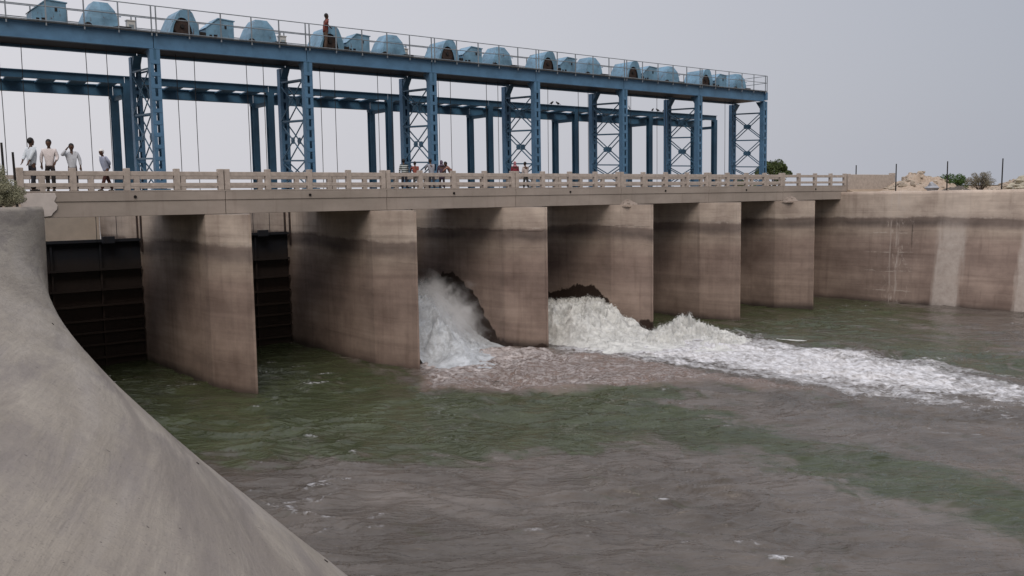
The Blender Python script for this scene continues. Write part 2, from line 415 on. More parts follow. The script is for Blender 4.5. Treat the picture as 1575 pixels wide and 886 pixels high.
# ------------------------------------------------------------------ bridge piers
def nose_profile(tip, t=.825, n=9):
    pts = []
    for i in range(n):                          # ogive from kink to tip
        a = i/(n-1); y = -tip*a; x = t*(1-a**1.18) if a < 1 else 0
        pts.append((max(x,.045), y))
    return pts
NT_ = 2.25
def pier_profile(step, nn):
    half = [(.825, 15.2)] + [(.825, y) for y in np.arange(14.8, .1, -step)] + nose_profile(NT_, n=nn)
    return [(-.3,16.0)] + [(-x, y) for x, y in half] + [(x, y) for x, y in reversed(half)] + [(.3,16.0)]
prof = pier_profile(.4, 9)
WETP = {3: [(9,3.3),(7.3,2.75),(5.6,3.2),(4.5,3.35),(3.3,2.95),(2.3,2.3),(1.6,1.5),(1.0,.85),(.4,.35),(-.2,.16),(-1.0,.1),(-2.3,.35),(-2.3,-1),(9,-1)],
        4: [(9,1.9),(5,1.75),(4.2,2.0),(3.6,2.05),(2.4,2.42),(1.2,2.3),(.5,1.95),(.05,1.4),(-.3,.5),(-1,.25),(-1.3,.5),(-2.0,.75),(-2.6,.5),(-2.6,-1),(9,-1)]}
def pier(i, wet=None):
    zs = np.concatenate([np.linspace(-2,0,4), np.linspace(.06,6.72,110 if wet else 46)])
    prof = pier_profile(.07 if wet else .4, 33 if wet else 9)
    n = len(prof); P = np.zeros((len(zs), n+1, 3))
    pa = np.array(prof+[prof[0]])
    P[:,:,0] = pa[None,:,0]; P[:,:,1] = pa[None,:,1]; P[:,:,2] = zs[:,None]
    # chipped ledge at the high water mark, slight surface relief
    side = np.sign(P[:,:,0])*(np.abs(P[:,:,0])>.05)
    rel = .012*fbm(P[:,:,1]*1.1+i*9, P[:,:,2]*1.1, 3, 3)
    ledge = np.where(P[:,:,2] > 5.62+.05*np.sin(P[:,:,1]*3+i), .018, 0)
    P[:,:,0] += side*(rel+ledge)
    P[:,:,1] += np.where(P[:,:,1] < -2.0, .02*fbm(P[:,:,2]*1.5+i*7, P[:,:,2]*0+i, 3, 2), 0)
    P[:,-1] = P[:,0]
    root = empty('bridge_pier', (i*S,0,0))
    at = {}
    if wet:
        poly = WETP[wet]; yy, zz = P[:,:,1], P[:,:,2]
        nz = .32*fbm(yy*2.4, zz*2.0, 5, 11)
        sdv = sdpoly(yy, zz, poly)+nz
        w = 1-sstep(-.28,.22,sdv); w = np.where(P[:,:,0] < .1, w, np.where(zz < .3, 1, 0)); at['wet'] = w
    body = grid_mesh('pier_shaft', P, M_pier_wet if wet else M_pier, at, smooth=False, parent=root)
    # cap surface and upstream plinth rising to the hoist deck feet
    c = MB(); c.prism([(x*.999, y) for x, y in prof], 'z', 6.66, 6.724); c.build('pier_cap', M_deck, root)
    MB().box(-.78,.78,5.9,15.9,6.725,7.75).build('pier_plinth', M_deck, root, bevel=.03)
    return root
ordn = ['first','second','third','fourth','fifth','sixth']
plabel = ['nearest concrete pier, left of the second closed dark bay', 'second concrete pier from the left with the spray plume on its far side',
    'third concrete pier, between the two gushing bays, wet stain up its side', 'fourth concrete pier with rubble on top and white splash at its foot',
    'fifth concrete pier, clean topped, standing in calm green water', 'last concrete pier before the far bank with sandy rubble on its nose']
for i in range(1,7):
    pr = pier(i, i if i in (3,4) else None)
    tag(pr, plabel[i-1], 'bridge pier', 'concrete piers under the bridge')
# abutment blocks behind the wing walls
for x0, x1, lab in [(-3.2,.58,'left concrete abutment under the near end of the bridge'), (49.62,53.4,'right concrete abutment under the far end of the bridge')]:
    o = MB().box(x0,x1,5.3,16,-2,7.1).build('bridge_abutment', M_pier, bevel=.03)
    tag(o, lab, 'abutment')

# ------------------------------------------------------------------ bridge
BR = empty('road_bridge', (0,0,0))
tag(BR, 'long flat concrete road bridge with a post and rail parapet across the sluice bays', 'bridge')
Wd = 5.3
drains = [3.83,10.75,17.94,25.13,32.25,39.45,46.7]
for i in range(7):
    x0, x1 = i*S+.012, (i+1)*S-.012
    m = MB()
    m.box(x0,x1,.03,Wd-.03,6.735,7.28).box(x0,x1,0,Wd,7.282,7.60)
    o = m.build('deck_span', M_deck, BR, bevel=.012)
    d = drains[i]
    MB().tube([(d,.2,7.44),(d,-.035,7.43)], .055, 12).build('drain_spout', M_hole, o)
MB().box(.02,7*S-.02,.35,Wd-.35,7.604,7.645).build('road_surface', M_asphalt, BR)
for side, yc in ((0,.13),(1,Wd-.13)):
    MB().box(.0,7*S,yc-.13,yc+.13,7.602,7.66).build('kerb', M_deck, BR, bevel=.01)
    for i in range(7):
        x0, x1 = i*S, (i+1)*S
        for zc0, zc1 in ((7.80,7.935),(8.19,8.355)):
            mb = MB(); mb.box(x0+.2,x1-.2,yc-.065,yc+.065,zc0,zc1); mb.build('parapet_rail', M_parapet, BR, bevel=.012)
        for k, fx in enumerate((.125, 1.80, 3.60, 5.40, S-.125)):
            ln = .4+random.uniform(-.05,.05); tilt = random.uniform(-.012,.012)
            mb = MB(); mb.box(-.105,.105,-.10,.10,0,.80)
            p = mb.build('parapet_post', M_parapet, BR, bevel=.015, loc=(x0+fx, yc, 7.662)); p.rotation_euler = (0,tilt,0)
# pale plaster patch at the near end
pts = [(.05,7.58),(.66,7.60),(1.16,7.585),(1.20,7.46),(1.12,7.3),(1.22,7.17),(1.19,7.02),(1.06,6.9),(1.0,6.80),(.66,6.76),(.3,6.8),(.0,7.1)]
MB().prism(pts,'y',-.03,.0).build('plaster_patch', M_plaster, BR, bevel=.008)
# approach roads
for x0, x1 in ((-600,-.01),(7*S+.01,900)):
    o = MB().box(x0,x1,.35,Wd-.35,7.0,7.62).build('road', M_asphalt); tag(o, kind='structure')
    o = MB().prism([(-1.2,6.9),(.34,7.55),(.34,6.9)],'x',x0,x1).prism([(Wd+1.5,6.9),(Wd-.34,6.9),(Wd-.34,7.55)],'x',x0,x1).build('ground', M_earth); tag(o, kind='structure')
# solid parapet wall after the bridge on the far bank
bw = empty('parapet_wall', (7*S,0,0)); tag(bw, 'low solid beige wall running on from the bridge rail at the far bank', 'wall')
MB().box(.32,5.75,-.02,.2,6.9,8.40).build('wall_panel', M_parapet, bw, bevel=.02)
MB().box(.05,.32,-.06,.26,6.9,8.44).build('pillar', M_parapet, bw, bevel=.02); MB().box(5.75,6.1,-.06,.26,6.9,8.52).build('pillar', M_parapet, bw, bevel=.02)
# upstream service wall closing the view above the gates
up = empty('service_wall', (0,0,0)); tag(up, 'pale beige concrete beam wall seen behind the gates under the bridge', 'wall')
for i in range(7):
    MB().box(i*S+.84,(i+1)*S-.84,15.3,15.8,4.2,7.3).build('wall_panel', M_breast, up)
MB().box(.0,7*S,15.32,16.2,7.302,7.5).build('walkway', M_breast, up)

# ------------------------------------------------------------------ steel gates with ropes
glab = ['dark closed steel gate in the leftmost bay beside the foreground wall', 'dark closed steel gate between the first and second pier',
  'raised steel gate in the bay with the tall spray plume', 'raised steel gate in the bay with the white rushing mound', 'closed steel gate in the bay right of the white mound',
  'closed steel gate in the second bay from the far wall', 'closed steel gate in the bay against the far wall']
def make_gate():
    g = empty('sluice_gate', (0,0,0))
    MB().box(.86,6.34,8.5,8.56,-.9,5.62).build('skin_plate', M_gate, g)
    for z in (.35,.95,1.5,2.05,2.7,3.4,4.3,5.55):
        MB().box(.88,6.32,8.25,8.498,z-.012,z+.012).box(.88,6.32,8.24,8.248,z-.05,z+.05).build('rib', M_gate, g)
    for x in (2.6,4.6):
        MB().box(x-.04,x+.04,8.35,8.497,-.85,5.5).build('stiffener', M_gate, g)
    for x, sg in ((1.1,.03),(1.95,-.02),(4.45,.02),(5.3,.0)):
        pts = [(x+sg*math.sin(a*math.pi), 8.2, 5.6+(13.9-5.6)*a) for a in np.linspace(0,1,9)]
        MB().tube(pts, .016, 6).build('lift_rope', M_rope, g)
    for x in (1.5,4.9): MB().box(x-.25,x+.25,8.0,8.2,5.45,5.75).build('lifting_lug', M_gate, g)
    return g
g0 = make_gate()
for i in range(7):
    g = g0 if i == 0 else dup(g0)
    g.location = (i*S, 0, 1.3 if i in (2,3) else random.uniform(0,.04)); tag(g, glab[i], 'sluice gate', 'steel gates closing the bays')
# gate guides (steel channels standing on the pier sides)
for i in range(1,7):
    o = empty('gate_guide', (i*S,0,0))
    for x0 in (-.90,.845):
        for y0 in (8.05,8.62): MB().box(x0,x0+.055,y0,y0+.13,5.0,7.7).build('guide_rail', M_gear, o)
    tag(o, 'rusty steel gate guide rails fixed high on the %s pier from the left' % ordn[i-1], 'gate guide', 'gate guides on the piers')

# ------------------------------------------------------------------ hoist gantry
GA = empty('hoist_gantry', (0,0,0))
tag(GA, 'tall blue steel gantry on trestles carrying the gate hoists above the bridge', 'gantry')
GX = -.376
ZG0, ZG1 = 13.84, 14.5; YF, YR = 6.55, 9.0
def girder(y0, name, i0, i1, dy):
    x0, x1 = GX+i0*S+.015, GX+i1*S-.015
    m = MB(); yc = y0
    m.box(x0,x1,yc-.012,yc+.012,ZG0+.03,ZG1-.03).box(x0,x1,yc-.13,yc+.13,ZG0,ZG0+.03).box(x0,x1,yc-.13,yc+.13,ZG1-.03,ZG1)
    return m.build(name, M_blue, GA)
for i in range(-1,7):
    girder(YF, 'main_girder', i, i+1, 1); girder(YR, 'main_girder', i, i+1, -1)
    f = MB()
    f.box(GX+i*S+.01,GX+(i+1)*S-.01, YF-.2, YR+.25, ZG1+.004, ZG1+.05)
    f.build('floor_plate', M_plate, GA)
    for k in range(6):
        x = GX+i*S+.6+k*1.2
        MB().box(x-.05,x+.05,YF+.14,YR-.14,ZG0+.22,ZG1-.05).build('cross_beam', M_blue2, GA)
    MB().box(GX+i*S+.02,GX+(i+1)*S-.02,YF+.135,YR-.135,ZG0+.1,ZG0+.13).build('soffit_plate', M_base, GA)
MB().box(GX+7*S-.0,GX+7*S+.25,YF-.13,YR+.13,ZG0+.1,ZG1).build('end_beam', M_blue, GA)
def trestle(i):
    x = GX+i*S
    t = MB()
    zl = [7.9, 9.75-.55, 11.15, 13.1]
    for sx in (-.17,.17):
        for z in zl: t.bar((x+sx,6.75,z-.06),(x+sx,9.25,z+.04),.045,.075)
        for a, b in ((zl[0],zl[1]),(zl[1],zl[2]),(zl[2],zl[3])):
            t.bar((x+sx,6.7,a+.05),(x+sx,9.3,b-.08),.035,.06); t.bar((x+sx*1.2,9.3,a+.05),(x+sx*1.2,6.7,b-.08),.035,.06)
    br = t.build('cross_bracing', M_blue2, GA)
    for sx in (-.17,.17):
        for a, b in ((zl[1],zl[2]),(zl[2],zl[3])):
            z = (a+b)/2; MB().prism([(7.86,z-.16),(8.14,z-.16),(8.22,z),(8.14,z+.16),(7.86,z+.16),(7.78,z)],'x',x+sx-.035,x+sx-.02).build('gusset_plate', M_blue2, br)
    for y, zt in ((6.6,13.835),(9.38,13.835)):
        l = MB(); wX, wY = .21, .17
        for sx in (-1,1):
            l.box(x+sx*wX-.008,x+sx*wX+.008,y-wY,y+wY,7.76,zt)
            for sy in (-1,1): l.box(x+sx*wX-(0 if sx<0 else .14)+(.008 if sx<0 else -.008),x+sx*wX+(.14 if sx<0 else 0)+(.008 if sx<0 else -.008),y+sy*(wY-.006)-.006,y+sy*(wY-.006)+.006,7.76,zt)
        z = 8.0
        while z < 13.6:
            for sy in (-1,1): l.box(x-wX+.02,x+wX-.02,y+sy*(wY+.006)-.005,y+sy*(wY+.006)+.005,z,z+.17)
            z += .52
        lo = l.build('trestle_leg', M_blue, br)
        MB().box(x-.34,x+.34,y-.3,y+.3,7.752,7.80).build('base_plate', M_blue2, br)
        MB().prism([(y-.165,13.3),(y+.165,13.3),(y+(.55 if y<8 else .165),13.83),(y-(.165 if y<8 else .55),13.83)],'x',x-.18,x+.18).build('knee_bracket', M_blue2, br)
for i in range(0,8): trestle(i)
# handrails with posts
for yh in (YF-.17, YR+.22):
    h = MB(); xs0, xs1 = GX-1*S, GX+7*S+.1
    for z in (15.15,15.65): h.tube([(xs0,yh,z),(xs1,yh,z)], .022, 6)
    h.tube([(xs0,yh,ZG1+.08),(xs1,yh,ZG1+.08)], .02, 6)
    if yh < 8:
        for z in (15.15,15.65): h.tube([(xs1,YF-.17,z),(xs1,YR+.22,z)], .022, 6)
    ho = h.build('handrail', M_rail, GA)
    for i in range(-1,7):
        for k in (0.10,1.52,2.96,4.4,5.75,7.1):
            x = GX+i*S+k
            MB().box(x-.025,x+.025,yh-.02,yh+.02,ZG1-.12,15.65).build('rail_post', M_rail, ho)
    MB().box(GX+7*S+.08,GX+7*S+.12,yh-.02,yh+.02,ZG1,15.65).build('rail_post', M_rail, ho)
MB().tube([(-S,YF+.25,ZG1+.09),(7*S,YF+.25,ZG1+.09)], .03, 6).build('cable_conduit', M_rail, GA)
# -- hoist machines on the gantry
ZD = ZG1+.055
def drum_hoist():
    r = empty('hoist_drum_cover')
    b = MB(); b.box(-.70,.85,-.80,.95,0,.16).box(.62,.95,-.7,.8,.16,.34); b.build('base_frame', M_base, r)
    # hood: bent sheet with an arch cut in its river side
    prof = [(-1.12,.02),(-.92,.42),(-.55,.98),(-.30,1.20),(.28,1.26),(.48,1.12),(.78,.62),(.86,.34)]
    m = MB()
    prof = [(x*.70, z) for x, z in prof]; th = .03
    outer = prof; inner = [(x*.95,z*.95+.0) for x, z in prof]
    for a in range(len(prof)-1):
        m.add([(outer[a][0],-.80,outer[a][1]),(outer[a+1][0],-.80,outer[a+1][1]),(outer[a+1][0],.80,outer[a+1][1]),(outer[a][0],.80,outer[a][1]),
               (inner[a][0],-.80,inner[a][1]),(inner[a+1][0],-.80,inner[a+1][1]),(inner[a+1][0],.80,inner[a+1][1]),(inner[a][0],.80,inner[a][1])],
              [(0,1,2,3),(7,6,5,4),(0,4,5,1),(3,2,6,7),(0,3,7,4),(1,5,6,2)])
    # river-side face: region between the profile and an arch
    ac = (-.14,.06); ar = .44
    n = 16; arch = [(ac[0]-ar*math.cos(math.pi*k/n), ac[1]+ar*1.85*math.sin(math.pi*k/n)) for k in range(n+1)]
    def ray_out(a):
        th_ = math.pi*a/n; dx, dz = -math.cos(th_), math.sin(th_)
        best = None
        P_ = prof+[(prof[-1][0],.02)]
        for q in range(len(P_)-1):
            x1,z1 = P_[q]; x2,z2 = P_[q+1]; ex,ez = x2-x1,z2-z1
            den = dx*ez-dz*ex
            if abs(den) < 1e-9: continue
            t = ((x1-ac[0])*ez-(z1-ac[1])*ex)/den; s = ((x1-ac[0])*dz-(z1-ac[1])*dx)/den
            if t > 0 and -1e-6 <= s <= 1+1e-6: best = max(best or 0, t)
        best = best or ar
        return (ac[0]+dx*best, ac[1]+dz*best)
    out_ = [ray_out(k) for k in range(n+1)]
    for y0 in (-.80,.78):
        vs = [(x,y0,z) for x,z in arch]+[(x,y0,z) for x,z in out_]+[(x,y0+.02,z) for x,z in arch]+[(x,y0+.02,z) for x,z in out_]
        k = n+1; fs = []
        for a in range(n): fs += [(a,a+1,k+a+1,k+a),(2*k+a,3*k+a,3*k+a+1,2*k+a+1),(a,2*k+a,2*k+a+1,a+1)]
        m.add(vs, fs)
    m.build('hood', M_hood, r)
    MB().tube([(-.14,-.70,.50),(-.14,.5,.50)], .36, 20).build('rope_drum', M_gear, r)
    g = MB()
    for k in range(30):
        a = 2*math.pi*k/30; g.bar((-.14+.37*math.cos(a),-.69,.50+.37*math.sin(a)),(-.14+.43*math.cos(a),-.69,.50+.43*math.sin(a)),.04,.08,(0,1,0))
    g.tube([(-.14,-.73,.50),(-.14,-.66,.50)], .38, 24); g.build('gear_wheel', M_gear, r)
    MB().tube([(-.14,-.80,.50),(-.14,-.72,.50)], .09, 10).build('shaft_hub', M_base, r)
    return r
def motor_box():
    r = empty('motor_housing')
    m = MB(); m.prism([(-.78,0),(.55,0),(.55,1.0),(-.18,1.06),(-.78,.56)],'y',-.5,.5); m.build('housing', M_hood, r, bevel=.015)
    MB().prism([(-.22,1.075),(-.82,.575),(-.80,.555),(-.2,1.04)],'y',-.53,.53).prism([(-.22,1.04),(-.2,1.09),(.6,1.03),(.6,.99)],'y',-.53,.53).build('lid', M_hood, r)
    MB().box(-.62,-.50,-.51,-.498,.06,.30).build('vent_opening', M_black, r); MB().box(-.42,-.27,-.51,-.498,.06,.32).build('vent_opening', M_black, r)
    MB().box(.1,.2,-.515,-.5,.62,.76).build('switch_box', M_base, r)
    MB().box(.0,.55,-.46,.46,-.01,.05).build('base_frame', M_base, r)
    return r
def gable_hood():
    r = empty('hoist_gear_cover')
    m = MB(); lo = [(-.95,-.62),(-.1,-.70),(.78,-.62),(.78,.62),(-.1,.7),(-.95,.62)]
    mid = [(-.80,-.6),(-.1,-.68),(.74,-.6),(.74,.6),(-.1,.68),(-.80,.6)]
    md2 = [(-.62,-.56),(-.1,-.62),(.62,-.56),(.62,.56),(-.1,.62),(-.62,.56)]
    hi = [(-.36,-.40),(-.08,-.44),(.34,-.40),(.34,.40),(-.08,.44),(-.36,.40)]
    lz = [.05,.10,.26,.26,.10,.05]
    rings = [[(x,y,z) for (x,y),z in zip(lo,lz)], [(x,y,.50) for x,y in mid], [(x,y,.86) for x,y in md2], [(x,y,1.22) for x,y in hi]]
    rings = [[(x*.84,y*1.05,z) for x,y,z in q] for q in rings]; vs = sum(rings, []); fs = []
    for k in range(3):
        for a in range(6): fs.append((k*6+a,k*6+(a+1)%6,(k+1)*6+(a+1)%6,(k+1)*6+a))
    fs.append(tuple(18+a for a in range(6))); m.add(vs, fs); m.build('hood', M_hood, r)
    MB().box(-.6,1.1,-.6,.6,0,.14).box(.2,1.15,-.66,.5,.14,.26).build('base_frame', M_base, r)
    MB().tube([(-.62,-.72,.12),(-.62,-.58,.12)], .17, 14).build('pulley', M_base, r)
    MB().box(.1,.75,-.61,-.58,.64,.68).build('seam_strip', M_hood, r)
    return r
def ctrl_box():
    r = empty('control_box')
    MB().box(-.17,.17,-.13,.13,.09,.62).build('cabinet', M_white, r, bevel=.01)
    for x in (-.14,.14):
        for y in (-.1,.1): MB().box(x-.015,x+.015,y-.015,y+.015,0,.09).build('foot', M_base, r)
    MB().box(-.2,.2,-.16,.16,.62,.66).build('rain_cap', M_white, r)
    MB().box(-.10,.10,-.145,-.131,.28,.46).build('door_panel', M_greybox, r)
    return r
dh, mbx, gh, cb_ = drum_hoist(), motor_box(), gable_hood(), ctrl_box()
where = ['left of the first trestle','between first and second trestle','right of the second trestle','right of the third trestle','right of the fourth trestle','right of the fifth trestle','right of the sixth trestle']
for i in range(7):
    ax = [-.05,1.25,1.35,1.2,1.2,1.2,1.15][i]
    sc = 1.0
    a = dh if i == 0 else dup(dh); a.location = (i*S+ax,7.9,ZD); tag(a, 'pale blue arched hood over a rusty drum, '+where[i], 'hoist', 'drum hoists on the gantry')
    a = mbx if i == 0 else dup(mbx); a.location = (i*S+3.05,7.9,ZD); tag(a, 'boxy slant topped blue motor housing, '+where[i], 'motor housing', 'motor housings on the gantry')
    a = gh if i == 0 else dup(gh); a.location = (i*S+5.0,7.9,ZD); tag(a, 'faceted pale blue gear hood, '+where[i], 'gear cover', 'gear covers on the gantry')
    if i in (5,6):
        for c in a.parent.children if a.parent else []: pass
for i in (0,1,2):
    a = cb_ if i == 0 else dup(cb_); a.location = (i*S+(6.3,6.2,5.98)[i],7.9,ZD); tag(a, 'small white control cabinet standing on the gantry, '+['left of the first trestle','just left of the second trestle','left of the third trestle'][i], 'control box', 'white control boxes on the gantry')
hk = empty('hanging_hook', (5*S+.75,7.2,0)); tag(hk, 'small dark hook hanging on a thin line under the gantry', 'hook')
MB().tube([(0,0,13.9),(0,0,12.95)], .012, 6).build('line', M_rope, hk)
MB().tube([(0,0,12.95),(.0,0,12.85),(.08,0,12.76),(.02,0,12.68),(-.07,0,12.72)], .03, 8).build('hook', M_base, hk)

# ------------------------------------------------------------------ rear gantry
RG = empty('rear_gantry', (0,0,0)); tag(RG, 'lower dark blue steel gantry of twin girders on plain columns behind the hoist gantry', 'gantry')
YA, YB = 11.15, 13.2
for i in range(-1,7):
    x0, x1 = GX+i*S+.01, GX+(i+1)*S-.01+(.3 if i==6 else 0)
    m = MB(); m.box(x0,x1,YA-.1,YA+.1,13.17,13.2).box(x0,x1,YA-.01,YA+.01,12.87,13.17).box(x0,x1,YA-.1,YA+.1,12.84,12.87); m.build('rail_girder', M_blue2, RG)
    m = MB(); m.box(x0,x1,YB-.13,YB+.13,12.94,12.98).box(x0,x1,YB-.012,YB+.012,12.49,12.94).box(x0,x1,YB-.13,YB+.13,12.45,12.49); m.build('main_girder', M_blue2, RG)
    for k in range(5):
        x = i*S+.9+k*1.35
        MB().prism([(x-.05,0),(x+.05,0),(x+.38,0),(x-.38,0)],'z',0,.001) if False else None
        b = MB(); b.bar((x,YA+.02,12.97),(x+.1,YB-.02,12.9),.72,.06); b.build('cross_beam', M_blue2, RG)
for i in range(0,8):
    x = GX+i*S+.05
    for y, zt in ((YA,12.835),(YB,12.445)):
        m = MB(); m.box(x-.17,x+.17,y-.16,y-.14,7.76,zt).box(x-.17,x+.17,y+.14,y+.16,7.76,zt).box(x-.012,x+.012,y-.138,y+.138,7.76,zt); m.build('column', M_blue2, RG)
        MB().box(x-.3,x+.3,y-.28,y+.28,7.751,7.79).build('base_plate', M_blue2, RG)
        MB().prism([(x-.19,zt-.14),(x+.19,zt-.14),(x+.23,zt-.01),(x-.23,zt-.01)],'y',y-.13,y+.13).build('column_head', M_blue2, RG)
    MB().bar((x,YA+.17,12.3),(x,YB-.17,12.3),.12,.2).build('tie_beam', M_blue2, RG)

# ------------------------------------------------------------------ water
foamP = [(22.5,-.5),(26,-.2),(28.0,-2.6),(31.0,-1.3),(31.65,-1.9),(31.0,-6.4),(30.2,-10.4),(31.0,-11.8),(31.0,-14.5),(30.6,-16.8),(29.8,-20.1),(29.5,-27),(25.5,-27),(24.6,-22.3),(23.65,-19.3),(23.2,-15.9),(23.1,-12.8),(23.1,-9.2),(21.74,-4.7)]
churnP = [(15.2,6),(20.7,6),(20.7,-.2),(21.72,-2.45),(21.98,-4.42),(22.34,-8.1),(22.55,-13.0),(23.0,-16.6),(20.96,-12.7),(16.94,-9.84),(14.0,-7.4),(12.5,-5.9),(14.4,-2.4),(15.2,0)]
gA = [(-2,9),(15,9),(13.5,-2.2),(12.0,-5.3),(13.97,-7.9),(16.32,-9.3),(19.52,-10.7),(20.5,-12.7),(17.4,-13.5),(17,-15.6),(16.6,-17.9),(16.6,-20.14),(16.9,-22.2),(16.6,-25),(16.5,-33),(12.8,-33),(13.0,-27.0),(13.3,-25.03),(13.8,-23.57),(14.0,-21.3),(14.0,-19.2),(12.87,-16.95),(10.31,-15.05),(8.8,-14.6),(7.44,-14.08),(5.85,-12.7),(3.8,-10.5),(2.2,-9.0),(-2,-8)]
gB = [(29,9),(50,9),(50,-4),(47.5,-7.5),(41.4,-10.8),(37.0,-16.0),(33.5,-20),(30.5,-24),(30.1,-17),(31.1,-11.9),(30.8,-6.57),(31.5,-1.95),(29.3,-.2)]
def rdg(x, y, seed):
    n = pn(x, y, seed); return 1-2*np.sqrt(n*n+.006)
def waves(X, Y):
    """calm-to-choppy surface, crests across the line of flow"""
    wx = X+.9*pn(X*.35,Y*.35,21); wy = Y+.9*pn(X*.35+9,Y*.35,22)
    c, s = .80, -.60                                   # along-crest axis
    a = wx*c+wy*s; b = -wx*s+wy*c
    gust = .55+.9*np.clip(fbm(X*.15,Y*.15,2,44)+.3,0,1)
    h = .17*fbm(a*.20, b*.45, 2, 31) + .12*(rdg(a*.34,b*.85,41)-.3)*gust + .10*fbm(a*.75,b*2.0,2,42)*gust
    h = h + .040*(rdg(a*.95+h*2,b*2.7,47)-.3)*gust + .022*pn(a*2.2,b*5.6,51)*gust
    return h
def water_fields(X, Y):
    n0 = fbm(X*.9+.5*pn(X*.3,Y*.12,66),Y*.13,3,64); n1 = fbm(X*.5,Y*.25,4,61); n2 = fbm(X*1.6,Y*.7,4,71)
    sf = sdpoly(X,Y,foamP)+n1*.8+n2*.5+n0*2.6*sstep(-3,-9,Y); sc = sdpoly(X,Y,churnP)+n1*.6+n2*.35
    down = sstep(-28,-6,Y)
    foam = (1-sstep(-3.0,4.2,sf))*(.64+.42*down)
    foam += .20*np.exp(-((X-(26.6+.05*(-Y)))/1.9)**2)*sstep(1,-3,Y)*(Y>-40)
    foam = np.clip(foam, 0, 1.05)
    churn = 1-sstep(-.7,.5,sc)
    foam = np.maximum(foam, churn*(.66+.34*sstep(-6.5,-1.2,Y)-.10*sstep(19,23,X)))
    g = np.maximum(1-sstep(-1.3,1.6,sdpoly(X,Y,gA)+n1*2.0+n2*.9), .85*(1-sstep(-2.5,2.5,sdpoly(X,Y,gB)+n1*2.4+n2*.8)))
    g = g*(1-.9*churn)
    return foam, churn, g
def water_mat():
    t = NT('river_water')
    foam = t.attr('foam'); churn = t.attr('churn'); gr = t.attr('green'); cr = t.attr('crest')
    gp = t.new('ShaderNodeNewGeometry'); rr_ = t.new('ShaderNodeMapping'); rr_.inputs['Rotation'].default_value = (0,0,R_(38)); t.l.new(gp.outputs['Position'], rr_.inputs[0])
    def rot(sx, sy):
        q = t.new('ShaderNodeMapping'); q.inputs['Scale'].default_value = (sx,sy,1); t.l.new(rr_.outputs[0], q.inputs[0]); return q.outputs[0]
    big = t.noise(t.co((.30,.15,1)), 1, 4, .55, .8); med = t.noise(rot(.45,1.5), 1, 5, .55, .9)
    wisp = t.noise(t.co((.55,.22,1)), 1, 7, .62, 2.2)
    brown = t.mix(t.rng(big,.3,.7), (.062,.054,.046), (.130,.113,.100))
    brown = t.mix(t.rng(med,.45,.7,0,.6), brown, (.055,.045,.038))
    green = t.mix(t.rng(med,.3,.7), (.024,.032,.012), (.052,.064,.030))
    gm = t.rng(t.math('ADD', gr, t.math('ADD', t.math('MULTIPLY', t.math('SUBTRACT', med, .5), 1.1), t.math('MULTIPLY', t.math('SUBTRACT', wisp, .5), 2.2))), .15, .9, 0, .93, True)
    c = t.mix(gm, brown, green)
    c = t.mix(t.math('MULTIPLY', churn, t.rng(med,.3,.6,.5,1)), c, (.20,.150,.128))
    # foam lace
    mpv = t.co((1.0,.5,1)); nA = t.noise(mpv, 1.5, 10, .68, 1.0); nB = t.noise(t.co((1,.55,1)), 5.5, 6, .65, .6)
    lace = t.math('ADD', t.math('MULTIPLY', nA, .7), t.math('MULTIPLY', nB, .3))
    pass
    nD = t.noise(rot(.5,1.5), 2.3, 9, .72, 1.2); nD2 = t.noise(rot(.5,1.5), 7.0, 5, .7, .6)
    nC = t.math('ADD', t.math('MULTIPLY', t.math('SUBTRACT', 1.0, t.math('MULTIPLY', t.math('ABSOLUTE', t.math('SUBTRACT', nD, .5)), 6.0)), .28), t.math('MULTIPLY', nD2, .62))
    lace = t.math('ADD', t.math('MULTIPLY', lace, .45), t.math('ADD', t.math('MULTIPLY', nD, .3), t.math('MULTIPLY', nD2, .25)))
    lace = t.math('ADD', t.math('MULTIPLY', lace, t.rng(churn,0,1,1,.35)), t.math('MULTIPLY', nC, t.rng(churn,0,1,0,.65)))
    f = t.math('ADD', foam, t.math('MULTIPLY', t.math('SUBTRACT', lace, .5), 3.2))
    ff = t.math('MULTIPLY', t.rng(f, .50, .95), t.rng(churn, 0, 1, .93, .72))
    # scattered crest flecks
    fl = t.math('MULTIPLY', t.rng(cr, .5, .85), t.rng(t.noise(t.co((.6,.6,1)), 1, 5, .7, .5), .52, .58))
    fl = t.math('MULTIPLY', fl, t.rng(nB,.42,.56))
    ff = t.math('MAXIMUM', ff, t.math('MULTIPLY', fl, .8))
    fc = t.mix(t.rng(nB,.36,.62), (.34,.33,.33), (.68,.69,.72))
    fc = t.mix(t.math('MULTIPLY', churn, .45), fc, (.50,.42,.39))
    c2 = t.mix(ff, c, fc)
    m = t.base(c2, t.rng(ff,0,1,.05,.75), .5); t.b.inputs['IOR'].default_value = 1.33
    a = t.noise(rot(1.1,3.4), 1.6, 4, .5, .5); b2 = t.noise(rot(3.5,9), 1.5, 3, .5, .2)
    h = t.math('ADD', t.math('ADD', a, t.math('MULTIPLY', b2, .18)), t.math('MULTIPLY', ff, .5))
    t.bump(h, 1.0, .085)
    return m
M_water = water_mat()
